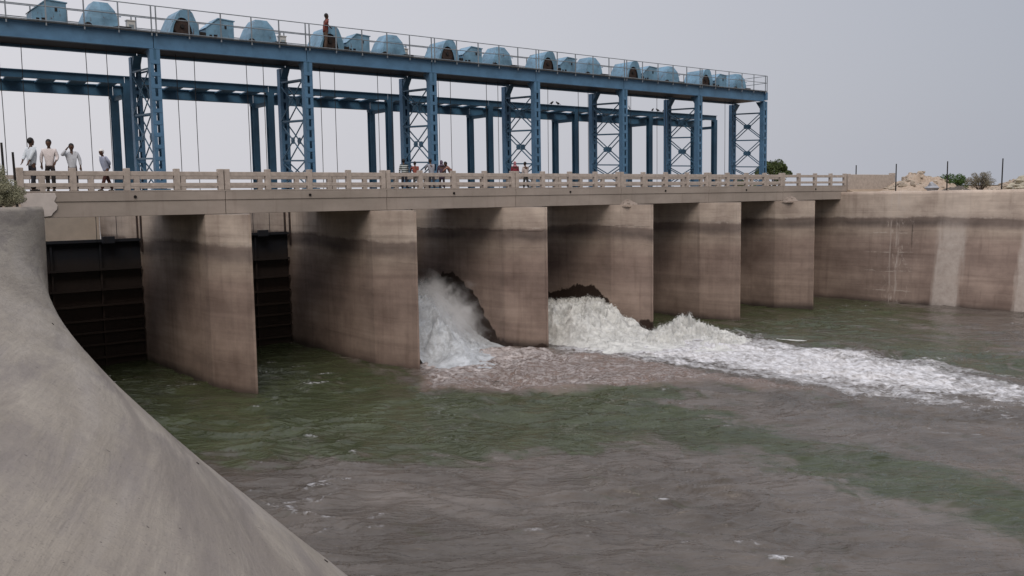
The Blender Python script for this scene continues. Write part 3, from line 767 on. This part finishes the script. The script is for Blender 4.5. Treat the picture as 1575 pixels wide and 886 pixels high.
def mesh_water():
    ys = np.concatenate([np.arange(9,-8,-.11), np.arange(-8,-20,-.085), np.arange(-20,-31,-.065)]); xs = np.concatenate([np.arange(-1,30,.085), np.arange(30,52,.13)])
    # extend coarse rings to the south
    ysx = np.concatenate([ys, [-31.5,-33,-36,-42,-55,-80,-120,-200,-400]]); xsx = np.concatenate([xs,[53,55,60,66]])
    X, Y = np.meshgrid(xsx, ysx)
    h = waves(X,Y); foam, churn, g = water_fields(X,Y); Xc, Yc = X, Y
    calm = .45+.55*sstep(8,-6,Y); calm = calm*np.where(X>33, .7, 1)
    turb = np.clip(foam,0,1)
    h2 = .11*(fbm(X*1.3,Y*.9,4,81,True)-.35)*turb + .05*(fbm(X*3.5,Y*2.8,3,91,True)-.3)*turb
    H = h*calm*(1+.8*churn) + h2
    H *= sstep(-33,-29,Y)
    # choppy crests: shift the surface towards its own crests
    c_, s_ = .80, -.60; e_ = .08; hx = (waves(X+e_,Y)-h)/e_; hy = (waves(X,Y+e_)-h)/e_; ck = .055*sstep(-31,-28,Y)*sstep(8.5,6,Y)*sstep(-.8,.5,X)*(1-sstep(50,52,X))
    Xc = X+np.clip(hx,-.6,.6)*ck; Yc = Y+np.clip(hy,-.6,.6)*ck
    crest = sstep(.02,.21,h)
    o = grid_mesh('water', np.stack([Xc,Yc,H],-1), M_water, {'foam':foam,'churn':churn,'green':g,'crest':crest}, flip=True)
    tag(o, kind='structure')
    o2 = MB().box(.0,50.4,8.6,15.2,-1,4.9).box(-3,53,16.3,3000,4.5,4.9).build('water', M_water); tag(o2, kind='structure')
mesh_water()

# ------------------------------------------------------------------ white water under the raised gates
def white_mat(name, tint, pink=0):
    t = NT(name); n = t.noise(t.co((1.2,1.2,1.2)), 1.5, 9, .7, .6); f = t.noise(t.co((3,3,3)), 2, 8, .7)
    c = t.mix(t.rng(n,.38,.62), tuple(x*.6 for x in tint), tint); c = t.mix(t.rng(f,.62,.8,0,.5), c, (.40,.35,.30))
    m = t.base(c, .75, .3); t.b.inputs['Subsurface Weight'].default_value = .25; t.b.inputs['Subsurface Radius'].default_value = (.2,.2,.2)
    t.bump(f, .8, .08); return m
M_foam = white_mat('white_water', (.66,.67,.65)); M_foam2 = white_mat('mist_white', (.56,.60,.64))
def mound(name, x0, x1, prof_y, prof_h, mat, seed, amp, res=.055, xprof=None, ylo=None, skew=0):
    ys = np.arange(prof_y[0], prof_y[-1], -res) if ylo is None else np.arange(prof_y[0], ylo, -res); xs = np.arange(x0, x1+res, res)
    X, Y = np.meshgrid(xs, ys)
    b = np.interp(-(Y-skew*np.clip(X-x0-1.6,0,9)), [-q for q in prof_y], prof_h)
    if xprof is not None: b = b*np.interp(X, *xprof)
    op = sstep(1.0,-1.6,Y); eg = np.minimum(sstep(x0,x0+1.5,X), sstep(x1,x1-1.0,X)*.7+.3)
    b = b*(1-op*(1-eg)); 
    k = np.clip(b, 0, 1.3)
    H = b + amp*1.25*k*(fbm(X*.95,Y*.95,4,seed,True)-.25) + amp*.32*np.clip(b*3,0,1)*(fbm(X*4,Y*4,4,seed+9,True)-.3)
    H = np.where(b <= .0, -.3, H-.06)
    Yd = Y - .25*k*fbm(X*1.3, Y*1.3, 4, seed+5); Xd = X + .12*k*fbm(X*1.5+5, Y*1.5, 3, seed+6)*np.clip((X-x0)*2,0,1)*np.clip((x1-X)*2,0,1)
    return np.stack([Xd,Yd,H],-1)
def flecks(P, n, spread, smin, smax, seed, mat, label, up=.3, name='spray'):
    """thousands of small droplets thrown off a surface (nobody could count them)"""
    r = np.random.default_rng(seed); pts = P.reshape(-1,3); 
    wgt = np.clip(pts[:,2],0,None)**1.3; wgt /= wgt.sum()
    c = pts[r.choice(len(pts), n, p=wgt)]
    e = np.abs(r.normal(0,1,n))*spread; off = r.normal(0,1,(n,3))*spread*.5; off[:,2] = e*up/.3*.6
    c = c+off; c[:,2] = np.maximum(c[:,2], .02)
    s = r.uniform(smin,smax,n)*np.exp(-e*1.2)
    base = np.array([(1,0,0),(-1,0,0),(0,1,0),(0,-1,0),(0,0,1),(0,0,-1)])*1.0
    V = (c[:,None,:] + base[None]*s[:,None,None]*r.uniform(.6,1.4,(n,6,1))).reshape(-1,3)
    f = np.array([(0,2,4),(2,1,4),(1,3,4),(3,0,4),(2,0,5),(1,2,5),(3,1,5),(0,3,5)])
    Fc = (f[None]+np.arange(n)[:,None,None]*6).reshape(-1,3)
    me = bpy.data.meshes.new(name); me.from_pydata(V.tolist(), [], Fc.tolist()); me.materials.append(mat)
    me.polygons.foreach_set('use_smooth', np.full(len(Fc), True))
    o = bpy.data.objects.new(name, me); COL.objects.link(o); tag(o, label, 'spray', kind='stuff'); return o
# bay between third and fourth pier
P4 = mound('m4', 22.45, 27.95, [8.3,6,4,2,.5,-1,-2,-2.8,-3.6,-5,-8], [.4,.8,1.15,1.3,1.42,1.35,1.05,.62,.36,.15,0], M_foam, 5, .42)
o = grid_mesh('white_water', P4, M_foam, flip=True); tag(o, 'white rushing mound of water leaving the right hand open gate', 'white water', kind='stuff')
flecks(P4, 9000, .13, .008, .03, 3, M_foam, 'white droplets flying off the right hand mound of water')
# splash past the fourth pier nose
ys = np.arange(-1.2,-9,-.05); xs = np.arange(24.5,33,.05); X, Y = np.meshgrid(xs, ys)
b = .62*np.exp(-((X-28.9)/1.1)**2-((Y+4.3)/.85)**2) + .26*np.exp(-((X-30.6)/1.2)**2-((Y+4.6)/.8)**2) + .45*np.exp(-((X-26.9)/1.2)**2-((Y+4.6)/1.0)**2)+ .30*np.exp(-((X-29)/1.6)**2-((Y+6.8)/1.0)**2)
H = b*(1+1.7*(fbm(X*1.4,Y*1.4,5,15,True)-.3)) + .14*np.clip(b*4,0,1)*(fbm(X*4,Y*4,4,25,True)-.3) - .09
PS = np.stack([X, Y, H],-1)
o = grid_mesh('white_water', PS, M_foam, flip=True); tag(o, 'white splash crest curling past the nose of the fourth pier', 'white water', kind='stuff')
flecks(PS, 3500, .10, .008, .028, 6, M_foam, 'white droplets above the splash at the fourth pier nose')
# bay between second and third pier: tall spray
P3 = mound('m3', 15.25, 20.75, [8.3,6,4,2.5,1.2,.2,-.6,-1.4,-2.2,-3.2,-5], [1.5,2.1,2.45,2.5,2.3,1.85,1.35,.8,.42,.15,0], M_foam2, 35, .42, xprof=([15.2,16.5,18.5,20.0,20.75],[.95,1.05,1.0,.85,.72]), skew=1.1)
o = grid_mesh('white_water', P3, M_foam2, flip=True); tag(o, 'tall grey white plume of water bursting from the left hand open gate', 'white water', kind='stuff')
flecks(P3, 16000, .22, .006, .024, 4, M_foam2, 'fine grey droplets hanging round the tall plume', up=.45)
# mist round the plume: a closed lumpy body with a thin scattering volume
def mist():
    t = NT('mist'); t.n.remove(t.b); o_ = [n for n in t.n if n.type == 'OUTPUT_MATERIAL'][0]
    v = t.new('ShaderNodeVolumePrincipled'); v.inputs['Color'].default_value = (.975,.985,.995,1)
    n = t.noise(t.co((1,1,1)), 1.1, 6, .65, .5)
    mp = t.new('ShaderNodeMapping', vector_type='POINT'); tcx = t.new('ShaderNodeTexCoord'); t.l.new(tcx.outputs['Object'], mp.inputs[0])
    mp.inputs['Location'].default_value = (-17.5/2.7, -2.0/3.2, -.9/2.7); mp.inputs['Scale'].default_value = (1/2.7, 1/3.2, 1/2.7)
    ln = t.new('ShaderNodeVectorMath', operation='LENGTH'); t.l.new(mp.outputs[0], ln.inputs[0])
    fall = t.rng(t.math('ADD', ln.outputs['Value'], t.math('MULTIPLY', t.math('SUBTRACT', n, .5), 1.6)), 1.0, .35, 0, 1, True)
    d = t.math('MULTIPLY', fall, 1.5); t.l.new(d, v.inputs['Density']); t.l.new(v.outputs[0], o_.inputs['Volume'])
    bm = bmesh.new(); bmesh.ops.create_icosphere(bm, subdivisions=4, radius=1)
    for q in bm.verts:
        k = 1+.16*math.sin(q.co.x*5+q.co.z*4)+.1*math.sin(q.co.y*9)
        q.co = Vector((min(max(18+q.co.x*2.9*k,15.22),20.72), 1.6+q.co.y*3.6*k, max(1.2+q.co.z*2.9*k,.12)))
    me = bpy.data.meshes.new('mist'); bm.to_mesh(me); bm.free(); me.materials.append(t.m)
    o = bpy.data.objects.new('mist', me); COL.objects.link(o); tag(o, 'thin white mist around the tall plume between the second and third pier', 'mist', kind='stuff')
mist()

# ------------------------------------------------------------------ rubble, rocks, mounds, plants
M_rock = simple('rubble_stone', (.42,.36,.29), .9, .45, 2.5, bump=.4); M_rock2 = simple('pale_lime_stone', (.50,.46,.36), .9, .4, 2, bump=.4)
M_grit = simple('grey_grit', (.30,.25,.215), .95, .3, 5, bump=.5); M_sand = simple('sandy_debris', (.42,.34,.27), .95, .3, 5, bump=.5)
def rock_into(mb, c, s, r, m=0):
    bm = bmesh.new(); bmesh.ops.create_icosphere(bm, subdivisions=2, radius=1)
    ax = [r.uniform(.6,1.3)*s, r.uniform(.6,1.3)*s, r.uniform(.4,.8)*s]; ph = r.uniform(0,9); rz = r.uniform(0,6.28)
    vs = []
    for q in bm.verts:
        p = q.co; k = 1+.22*math.sin(p.x*4+ph)*math.cos(p.y*3.3+ph)+.14*math.sin(p.z*6+ph*2)+r.uniform(-.07,.07)
        x, y, z = p.x*k*ax[0], p.y*k*ax[1], p.z*k*ax[2]
        vs.append((c[0]+x*math.cos(rz)-y*math.sin(rz), c[1]+x*math.sin(rz)+y*math.cos(rz), c[2]+z))
    mb.add(vs, [tuple(v.index for v in f.verts) for f in bm.faces], m); bm.free()
rr = random.Random(5)
def heap(name, cx, cy, z0, rx, ry, h, label, cat, seed, stones=30, mat=M_sand, smat=M_rock, ss=(.03,.1)):
    n = 46; u = np.linspace(-1,1,n); X, Y = np.meshgrid(u, u); rad = np.sqrt(X**2+Y**2)
    H = h*np.clip(1-rad,0,1)**.8*(1+.7*fbm(X*2.2+seed,Y*2.2,4,seed)) - .06
    H = np.where(rad > 1, -.1, H)
    root = empty(name, (cx,cy,z0)); tag(root, label, cat)
    grid_mesh('debris_heap', np.stack([X*rx, Y*ry, H],-1), mat, parent=root, smooth=False)
    mb = MB()
    for k in range(stones):
        a = rr.uniform(0,6.28); q = rr.uniform(0,.85)**.7
        x, y = math.cos(a)*q, math.sin(a)*q
        i = int((y+1)/2*(n-1)); j = int((x+1)/2*(n-1))
        rock_into(mb, (x*rx, y*ry, float(H[i,j])), rr.uniform(*ss), rr)
    o = mb.build('loose_stones', smat, root); tag(o, kind='stuff')
    return root
heap('rubble_heap', 4*S-.1, -.62, 6.72, .55, .55, .36, 'small heap of pale rubble on top of the fourth pier nose', 'rubble', 3, 26, M_grit, M_grit, (.02,.07))
heap('rubble_heap', 6*S-.1, -.6, 6.72, .65, .5, .34, 'low sandy debris heap on top of the last pier nose', 'rubble', 8, 22, M_grit, M_grit, (.02,.07))
heap('rubble_heap', 5*S, -.55, 6.72, .35, .3, .06, 'thin scatter of grit on top of the fifth pier', 'rubble', 18, 8, ss=(.015,.04))
heap('soil_mound', 57.5, -1.4, 7.0, 4.6, 2.3, 1.55, 'broad beige soil and rubble mound behind the far wall', 'mound', 4, 110, ss=(.06,.28))
heap('rock_pile', 54.6, -11.4, 6.95, 2.6, 2.6, 2.0, 'pile of pale layered boulders on the far bank at the right edge', 'rock pile', 6, 60, M_rock2, M_rock2, (.18,.5))
heap('rubble_heap', 56.0, -8.4, 6.95, 2.4, 1.6, .85, 'low heap of broken stone between the dry shrub and the boulders', 'rubble', 12, 70, ss=(.08,.26))
heap('earth_ridge', 53.6, -6.0, 6.9, 1.3, 1.9, .62, 'dark little earth ridge under the dry shrub on the far bank', 'mound', 14, 30, simple('dark_debris', (.13,.115,.10), .95, .4, 4), M_rock, (.04,.12))
mb = MB(); rock_into(mb, (0,0,.25), .55, rr); o = mb.build('boulder', simple('grey_boulder', (.36,.38,.42), .85, .3, 3, bump=.3), loc=(53.2,-4.45,7.15)); tag(o, 'pale grey boulder beside the green bush on the far bank', 'boulder')

def leaf_cloud(n, centers, rad, size, seed, droop=0, elong=1.0):
    r = np.random.default_rng(seed); c = np.array(centers); k = r.integers(0,len(c),n)
    rd = np.array(rad)[k] if np.ndim(rad) else np.full(n,rad)
    d = r.normal(0,1,(n,3)); d /= np.linalg.norm(d,axis=1)[:,None]; q = r.uniform(.35,1,n)**.6
    p = c[k]+d*(rd*q)[:,None]*np.array([1,1,.8])
    a = r.normal(0,1,(n,3)); a /= np.linalg.norm(a,axis=1)[:,None]; b = np.cross(a, r.normal(0,1,(n,3))); b /= np.linalg.norm(b,axis=1)[:,None]
    s = r.uniform(.6,1.3,n)*size
    V = np.stack([p-a*s[:,None]*elong, p+b*s[:,None]*.5, p+a*s[:,None]*elong, p-b*s[:,None]*.5],1).reshape(-1,3)
    return V, np.arange(n*4).reshape(-1,4)
def foliage_mat(name, c1, c2):
    t = NT(name); n = t.noise(t.co(), 3, 4, .6); g = t.new('ShaderNodeNewGeometry')
    k = t.mix(t.rng(n,.35,.65), c1, c2); k = t.mix(t.math('MULTIPLY', g.outputs['Random Per Island'], .5), k, tuple(x*1.5 for x in c2))
    m = t.base(k, .8, .2); t.b.inputs['Transmission Weight'].default_value = 0; return m
M_leafg = foliage_mat('green_foliage', (.035,.055,.02), (.075,.10,.04)); M_leafd = foliage_mat('dusty_foliage', (.16,.165,.11), (.27,.27,.19))
M_leafb = foliage_mat('bright_green_foliage', (.03,.06,.015), (.06,.105,.03)); M_dry = foliage_mat('dry_twigs', (.12,.105,.075), (.20,.18,.13))
M_bark = simple('bark', (.10,.075,.055), .9, .4)
def plant(name, loc, label, cat, H, Wd_, n, seed, mat, size, wispy=False, lobes=9, group=None):
    r = np.random.default_rng(seed); root = empty(name, loc); tag(root, label, cat, group)
    st = MB(); tips = []
    ns = 26 if wispy else lobes
    for k in range(ns):
        a = r.uniform(0,6.28); q = r.uniform(.1,1)**.7; tip = Vector((math.cos(a)*q*Wd_/2, math.sin(a)*q*Wd_/2, H*r.uniform(.55,.95)*(1-.45*q*q)))
        mid = Vector((tip.x*.35, tip.y*.35, tip.z*.55)); st.tube([(tip.x*.03,tip.y*.03,-.1), mid, tip], [.022*H,.013*H,.004*H], 5); tips += [mid*.6+tip*.4, tip] if wispy else [tip]
    st.build('branches', M_bark, root)
    if wispy:
        V = []; Fc = []
        vs, fs = leaf_cloud(n, [tuple(t_) for t_ in tips], Wd_*.13, size, seed, elong=2.6)
    else:
        vs, fs = leaf_cloud(n, [tuple(t_) for t_ in tips], [Wd_*.15*r.uniform(.7,1.35) for _ in tips], size, seed, elong=1)
    vs[:,2] = np.maximum(vs[:,2], .0)
    me = bpy.data.meshes.new('foliage'); me.from_pydata(vs.tolist(), [], fs.tolist()); me.materials.append(mat)
    o = bpy.data.objects.new('foliage', me); COL.objects.link(o); o.parent = root
    return root
plant('shrub', (-1.75,-2.4,6.9), 'feathery dusty green shrub on the near bank beside the bridge end', 'shrub', 2.15, 2.7, 60000, 2, M_leafd, .015, wispy=True)
plant('shrub', (-1.25,-3.2,6.95), 'low wispy grey green shrub in front of the near bridge end', 'shrub', 1.25, 1.6, 26000, 12, M_leafd, .014, wispy=True)
plant('tree', (84.0,30,7.0), 'bushy green tree beyond the far end of the gantry', 'tree', 4.3, 4.4, 6000, 3, M_leafg, .11, lobes=13)
plant('bush', (60.2,-2.2,7.1), 'dense bright green bush behind the soil mound', 'bush', 1.15, 3.1, 5000, 4, M_leafb, .06, lobes=14)
plant('shrub', (56.2,-6.2,7.1), 'dry spiky grey shrub on the far wall top', 'shrub', 1.45, 1.7, 7000, 5, M_dry, .018, wispy=True)
plant('shrub', (78.0,30,7.0), 'small low green bush seen left of the last trestle foot', 'shrub', 2.0, 3.2, 2500, 8, M_leafg, .10, lobes=8)
# fence posts
def post(x, y, zb, zt, lab, tilt=0):
    o = MB().tube([(0,0,-.4),(tilt*.5,0,(zt-zb)*.5),(tilt,0,zt-zb)], [.045,.04,.036], 8).build('fence_post', M_base, loc=(x,y,zb)); tag(o, lab, 'fence post', 'bare dark fence posts')
post(52.0,.32,7.1,9.05,'thin dark post standing at the end of the bridge rail')
post(52.0,-2.6,7.2,9.03,'thin dark post in front of the soil mound')
post(52.0,-6.04,7.2,9.06,'thin dark post rising beside the green bush')
post(52.0,-9.4,7.2,9.10,'tallest thin dark post, by the rock pile at the right',.05)
post(-.52,-1.0,7.0,9.22,'dark post behind the near shrub at the left edge',-.02)
post(-.20,-1.0,7.0,8.92,'shorter dark post beside the left edge post, nearer the bridge',-.03)

# ------------------------------------------------------------------ people
SKIN = simple('brown_skin', (.085,.045,.03), .6, .15); HAIR = simple('black_hair', (.012,.010,.010), .6, .3); SHOE = simple('dark_leather', (.03,.022,.018), .6, .3)
def cloth(name, c): return simple(name, c, .9, .18, 7)
def skin_bake(name, verts, edges, rads, root=0, sub=1):
    me = bpy.data.meshes.new('tmp'); me.from_pydata([tuple(v) for v in verts], edges, []); o = bpy.data.objects.new('tmp', me); COL.objects.link(o)
    sk = o.modifiers.new('s','SKIN'); sk.use_smooth_shade = True
    ss = o.modifiers.new('u','SUBSURF'); ss.levels = sub; ss.render_levels = sub
    if not me.skin_vertices: me.skin_vertices if False else None
    dat = me.skin_vertices[0].data
    for i, r in enumerate(rads): dat[i].radius = (r, r); dat[i].use_root = (i == root)
    dg = bpy.context.evaluated_depsgraph_get(); dg.update(); ev = o.evaluated_get(dg); m2 = bpy.data.meshes.new_from_object(ev)
    bpy.data.objects.remove(o); bpy.data.meshes.remove(me); m2.name = name
    return m2
def blob(bm, c, s, rot=None, seg=10):
    mat = Matrix.Translation(c) @ (rot or Matrix.Identity(4)) @ Matrix.Diagonal((*s,1))
    bmesh.ops.create_uvsphere(bm, u_segments=seg, v_segments=seg, radius=1, matrix=mat)
def person(label, loc, face, h=1.7, shirt=(.7,.7,.72), trou=(.03,.035,.05), lean=0, la=None, ra=None, stride=.1, cover=None, coverc=None, stripes=None, turn=0, longshirt=False):
    """local frame: facing +X, left side +Y; built at 1.72 m then scaled"""
    root = empty('person', loc, R_(face)); root.scale = (h/1.72,)*3; tag(root, label, 'person')
    pel = Vector((0,0,.93)); ln = R_(lean)
    ax = Vector((math.sin(ln),0,math.cos(ln)))
    waist = pel+ax*.14; chest = pel+ax*.40; neck = pel+ax*.56
    hd = neck + Vector((math.sin(ln*.6),0,math.cos(ln*.6)))*.15 + Vector((.02,0,0))
    sh = {s: pel+ax*.50+Vector((0,.185*s,0)) for s in (1,-1)}
    arms = {}
    for s, a in ((1,la),(-1,ra)):
        if a is None: a = ((.02,.05,-.28),(.07,.05,-.52))
        e = sh[s]+Vector((a[0][0], a[0][1]*s, a[0][2])); w = sh[s]+Vector((a[1][0], a[1][1]*s, a[1][2])); arms[s] = (e,w)
    hip = {s: Vector((0,.09*s,.90)) for s in (1,-1)}; kn = {s: Vector((stride*s*.5+.03,.10*s,.49)) for s in (1,-1)}; an = {s: Vector((stride*s,.11*s,.08)) for s in (1,-1)}
    # body with hands
    v = [pel,waist,chest,neck,hd-Vector((0,0,.03))]; e = [(0,1),(1,2),(2,3),(3,4)]; r = [.115,.10,.105,.05,.06]
    for s in (1,-1):
        k = len(v); el, wr = arms[s]; d = (wr-el).normalized(); side = d.cross(Vector((0,0,1)) if abs(d.z)<.8 else Vector((1,0,0))).normalized()
        v += [sh[s], el, wr, wr+d*.06]; r += [.055,.042,.028,.034]; e += [(2,k),(k,k+1),(k+1,k+2),(k+2,k+3)]
        for q in range(4):
            b0 = wr+d*.09+side*(q-1.5)*.019; L_ = (.065,.075,.07,.055)[q]; bend = d.cross(side).normalized()*.015
            kk = len(v); v += [b0, b0+d*L_*.5+bend*.3, b0+d*L_+bend]; r += [.010,.009,.008]; e += [(k+3,kk),(kk,kk+1),(kk+1,kk+2)]
        kk = len(v); v += [wr+d*.05+side*.035, wr+d*.09+side*.05]; r += [.011,.009]; e += [(k+3,kk),(kk,kk+1)]
        k = len(v); toe = an[s]+Vector((.15,0,-.045)); v += [hip[s],kn[s],an[s],toe]; r += [.085,.055,.038,.035]; e += [(0,k),(k,k+1),(k+1,k+2),(k+2,k+3)]
    me = skin_bake('body', v, e, r)
    bm = bmesh.new(); bm.from_mesh(me)
    rot = Matrix.Rotation(R_(turn),4,'Z') @ Matrix.Rotation(ln*.6,4,'Y')
    blob(bm, hd, (.100,.083,.122), rot, 14)
    for dx, dy, dz, sx, sy, sz in ((.095,0,-.01,.018,.014,.024),(.0,.078,-.005,.016,.012,.03),(.0,-.078,-.005,.016,.012,.03),(.075,0,-.062,.022,.03,.014),(.06,0,-.09,.03,.035,.03),(.085,.03,.02,.010,.013,.008),(.085,-.03,.02,.010,.013,.008)):
        blob(bm, hd+(rot@Vector((dx,dy,dz))), (sx,sy,sz), rot, 8)
    bm.to_mesh(me); bm.free()
    me.polygons.foreach_set('use_smooth', [True]*len(me.polygons)); me.materials.clear(); me.materials.append(SKIN)
    bo = bpy.data.objects.new('body', me); COL.objects.link(bo); bo.parent = root
    # shirt
    bot = Vector((0,0,.84 if not longshirt else .58))
    v = [bot, waist, chest, neck-ax*.045]; e = [(0,1),(1,2),(2,3)]; r = [.15 if not longshirt else .19, .142, .150, .072]
    for s in (1,-1):
        k = len(v); el, wr = arms[s]; v += [sh[s]-ax*.02, el, el+(wr-el)*.80]; r += [.078,.060,.048]; e += [(2,k),(k,k+1),(k+1,k+2)]
    me = skin_bake('shirt', v, e, r, 1, 2)
    me.materials.clear(); me.materials.append(stripes or cloth('shirt_cloth', shirt)); so_ = bpy.data.objects.new('shirt', me); COL.objects.link(so_); so_.parent = root
    # trousers
    v = [pel+Vector((0,0,.02)), Vector((0,0,.86))]; e = [(0,1)]; r = [.125,.12]
    for s in (1,-1):
        k = len(v); v += [hip[s]-Vector((0,0,.05)), kn[s], an[s]+Vector((0,0,.0))]; r += [.095,.078,.068]; e += [(1,k),(k,k+1),(k+1,k+2)]
    me = skin_bake('trousers', v, e, r); me.materials.clear(); me.materials.append(cloth('trouser_cloth', trou)); to = bpy.data.objects.new('trousers', me); COL.objects.link(to); to.parent = root
    # hair or head cloth
    bm = bmesh.new(); blob(bm, hd+(rot@Vector((-.016,0,.03))), (.108,.094,.115), rot, 14)
    dl = [q for q in bm.verts if (rot.inverted()@(q.co-hd)).x > .02 and (rot.inverted()@(q.co-hd)).z < .045 or (rot.inverted()@(q.co-hd)).z < -.06]
    bmesh.ops.delete(bm, geom=dl, context='VERTS')
    if cover == 'scarf': blob(bm, hd+(rot@Vector((-.03,0,.0))), (.105,.10,.135), rot, 12); blob(bm, neck+Vector((-.04,0,-.03)), (.12,.15,.10), rot, 10)
    me = bpy.data.meshes.new('hair'); bm.to_mesh(me); bm.free(); me.materials.append(cloth('head_cloth', coverc) if cover else HAIR); me.polygons.foreach_set('use_smooth', [True]*len(me.polygons))
    ho = bpy.data.objects.new('head_cloth' if cover else 'hair', me); COL.objects.link(ho); ho.parent = root
    if cover == 'band':                                   # wrapped band with dark crown
        bm = bmesh.new(); blob(bm, hd+(rot@Vector((-.01,0,.075))), (.085,.075,.06), rot, 12); me = bpy.data.meshes.new('crown'); bm.to_mesh(me); bm.free(); me.materials.append(HAIR); co = bpy.data.objects.new('hair', me); COL.objects.link(co); co.parent = root
    for s in (1,-1):
        bm = bmesh.new(); blob(bm, an[s]+Vector((.06,0,-.035)), (.135,.048,.045), None, 10)
        me = bpy.data.meshes.new('shoe'); bm.to_mesh(me); bm.free(); me.materials.append(SHOE); me.polygons.foreach_set('use_smooth', [True]*len(me.polygons)); o_ = bpy.data.objects.new('shoe', me); COL.objects.link(o_); o_.parent = root
    return root
ZR = 7.648
WH = (.62,.64,.68)
person('man in a pale blue white shirt, side on, leftmost of the men on the bridge', (.72,1.15,ZR), 20, 1.84, (.60,.66,.72), (.02,.022,.03), la=((-.12,.02,-.26),(-.22,-.04,-.42)), ra=((-.12,.02,-.26),(-.20,.0,-.44)))
person('man in a loose cream shirt and dark trousers facing the river, second from the left', (1.30,1.15,ZR), -112, 1.80, (.66,.61,.61), (.02,.018,.02), la=((.0,.07,-.27),(.12,.02,-.42)), ra=((.0,.07,-.27),(.04,.06,-.52)))
person('man in a light grey shirt raising one hand to shade his eyes', (2.05,1.2,ZR), -100, 1.68, (.52,.55,.60), (.03,.025,.028), ra=((.16,.16,-.10),(.22,-.03,.14)), la=((.0,.08,-.27),(.03,.09,-.52)))
person('young man with a white headband leaning as he walks, hands behind his back', (3.2,1.2,ZR), 196, 1.52, (.36,.40,.52), (.06,.022,.02), lean=14, stride=.30, la=((-.16,.03,-.22),(-.22,-.10,-.36)), ra=((-.16,.03,-.22),(-.24,-.08,-.34)), cover='band', coverc=(.7,.7,.7))
person('man in a rust red shirt with a pale scarf standing up on the gantry deck', (15.30,7.0,ZG1+.056), 0, 1.76, (.17,.05,.04), (.09,.06,.045), lean=6, la=((.12,.06,-.22),(.22,.0,-.30)), ra=((-.15,.08,-.16),(.06,.04,-.30)))
t = NT('striped_cloth', False); x = t.xyz(); st = t.rng(t.math('PINGPONG', x[2], .055), .022, .032); M_str = t.base(t.mix(st, (.02,.03,.03), (.42,.46,.46)), .9, .2)
person('person in a dark and white striped shirt standing by the trestle foot', (18.0,4.35,ZR), 80, 1.50, trou=(.03,.03,.04), stripes=M_str, lean=10)
person('person in a brick red shirt leaning behind the bridge rail', (18.45,4.0,ZR), 75, 1.38, (.22,.06,.045), (.10,.09,.08), lean=16, la=((.18,.06,-.18),(.34,.0,-.26)), ra=((.18,.06,-.18),(.34,.0,-.26)))
person('broad man in a grey shirt seen from behind on the bridge', (19.45,4.1,ZR), 82, 1.52, (.27,.28,.32), (.05,.05,.06), lean=14, la=((.16,.07,-.18),(.32,.0,-.24)), ra=((.16,.07,-.18),(.32,.0,-.24)))
person('woman in a dark plum dress and head scarf on the bridge', (20.1,4.15,ZR), 70, 1.44, (.085,.06,.09), (.05,.04,.05), cover='scarf', coverc=(.12,.09,.13), longshirt=True, lean=6)
person('person in a dull orange shirt bending forward over the rail', (20.6,3.9,ZR), 150, 1.48, (.27,.14,.11), (.06,.05,.05), lean=38, la=((.2,.05,-.16),(.32,.0,-.30)), ra=((.2,.05,-.16),(.32,.0,-.30)))
person('person in a crimson top and pink head scarf behind the rail', (24.9,4.2,ZR), 60, 1.44, (.22,.03,.05), (.10,.05,.06), cover='scarf', coverc=(.36,.15,.18), longshirt=True)
person('slim man in a pale beige shirt behind the rail under the fourth trestle', (25.75,4.3,ZR), 95, 1.44, (.50,.44,.42), (.05,.05,.05), lean=6)
# ------------------------------------------------------------------ birds perched on the rear gantry
def bird(x, y, z, rz, lab):
    bm = bmesh.new(); blob(bm, Vector((0,0,.12)), (.13,.06,.07), Matrix.Rotation(-.45,4,'Y'), 10); blob(bm, Vector((.11,0,.20)), (.045,.04,.045), None, 8)
    blob(bm, Vector((-.15,0,.07)), (.10,.03,.012), Matrix.Rotation(-.5,4,'Y'), 8); blob(bm, Vector((.16,0,.195)), (.025,.01,.01), None, 6)
    blob(bm, Vector((.0,.02,.03)), (.008,.008,.04), None, 6); blob(bm, Vector((.0,-.02,.03)), (.008,.008,.04), None, 6)
    me = bpy.data.meshes.new('bird'); bm.to_mesh(me); bm.free(); me.materials.append(M_base); o = bpy.data.objects.new('bird', me); COL.objects.link(o); o.location = (x,y,z); o.rotation_euler = (0,0,rz); tag(o, lab, 'bird', 'birds perched on the rear gantry')
bird(33.6,YA,13.2,0,'dark bird perched on the rear girder between the fourth and fifth trestle, left one'); bird(34.15,YA,13.2,2.9,'dark bird perched on the rear girder between the fourth and fifth trestle, right one')
for k, (x, r_) in enumerate(((43.2,.3),(43.75,2.8),(44.4,.1))): bird(x,YA,13.2,r_,'pigeon on the rear girder past the fifth trestle, %s of three' % ('left','middle','right')[k])
SC.render.engine = 'CYCLES'; SC.cycles.volume_bounces = 4; SC.cycles.volume_step_rate = 2
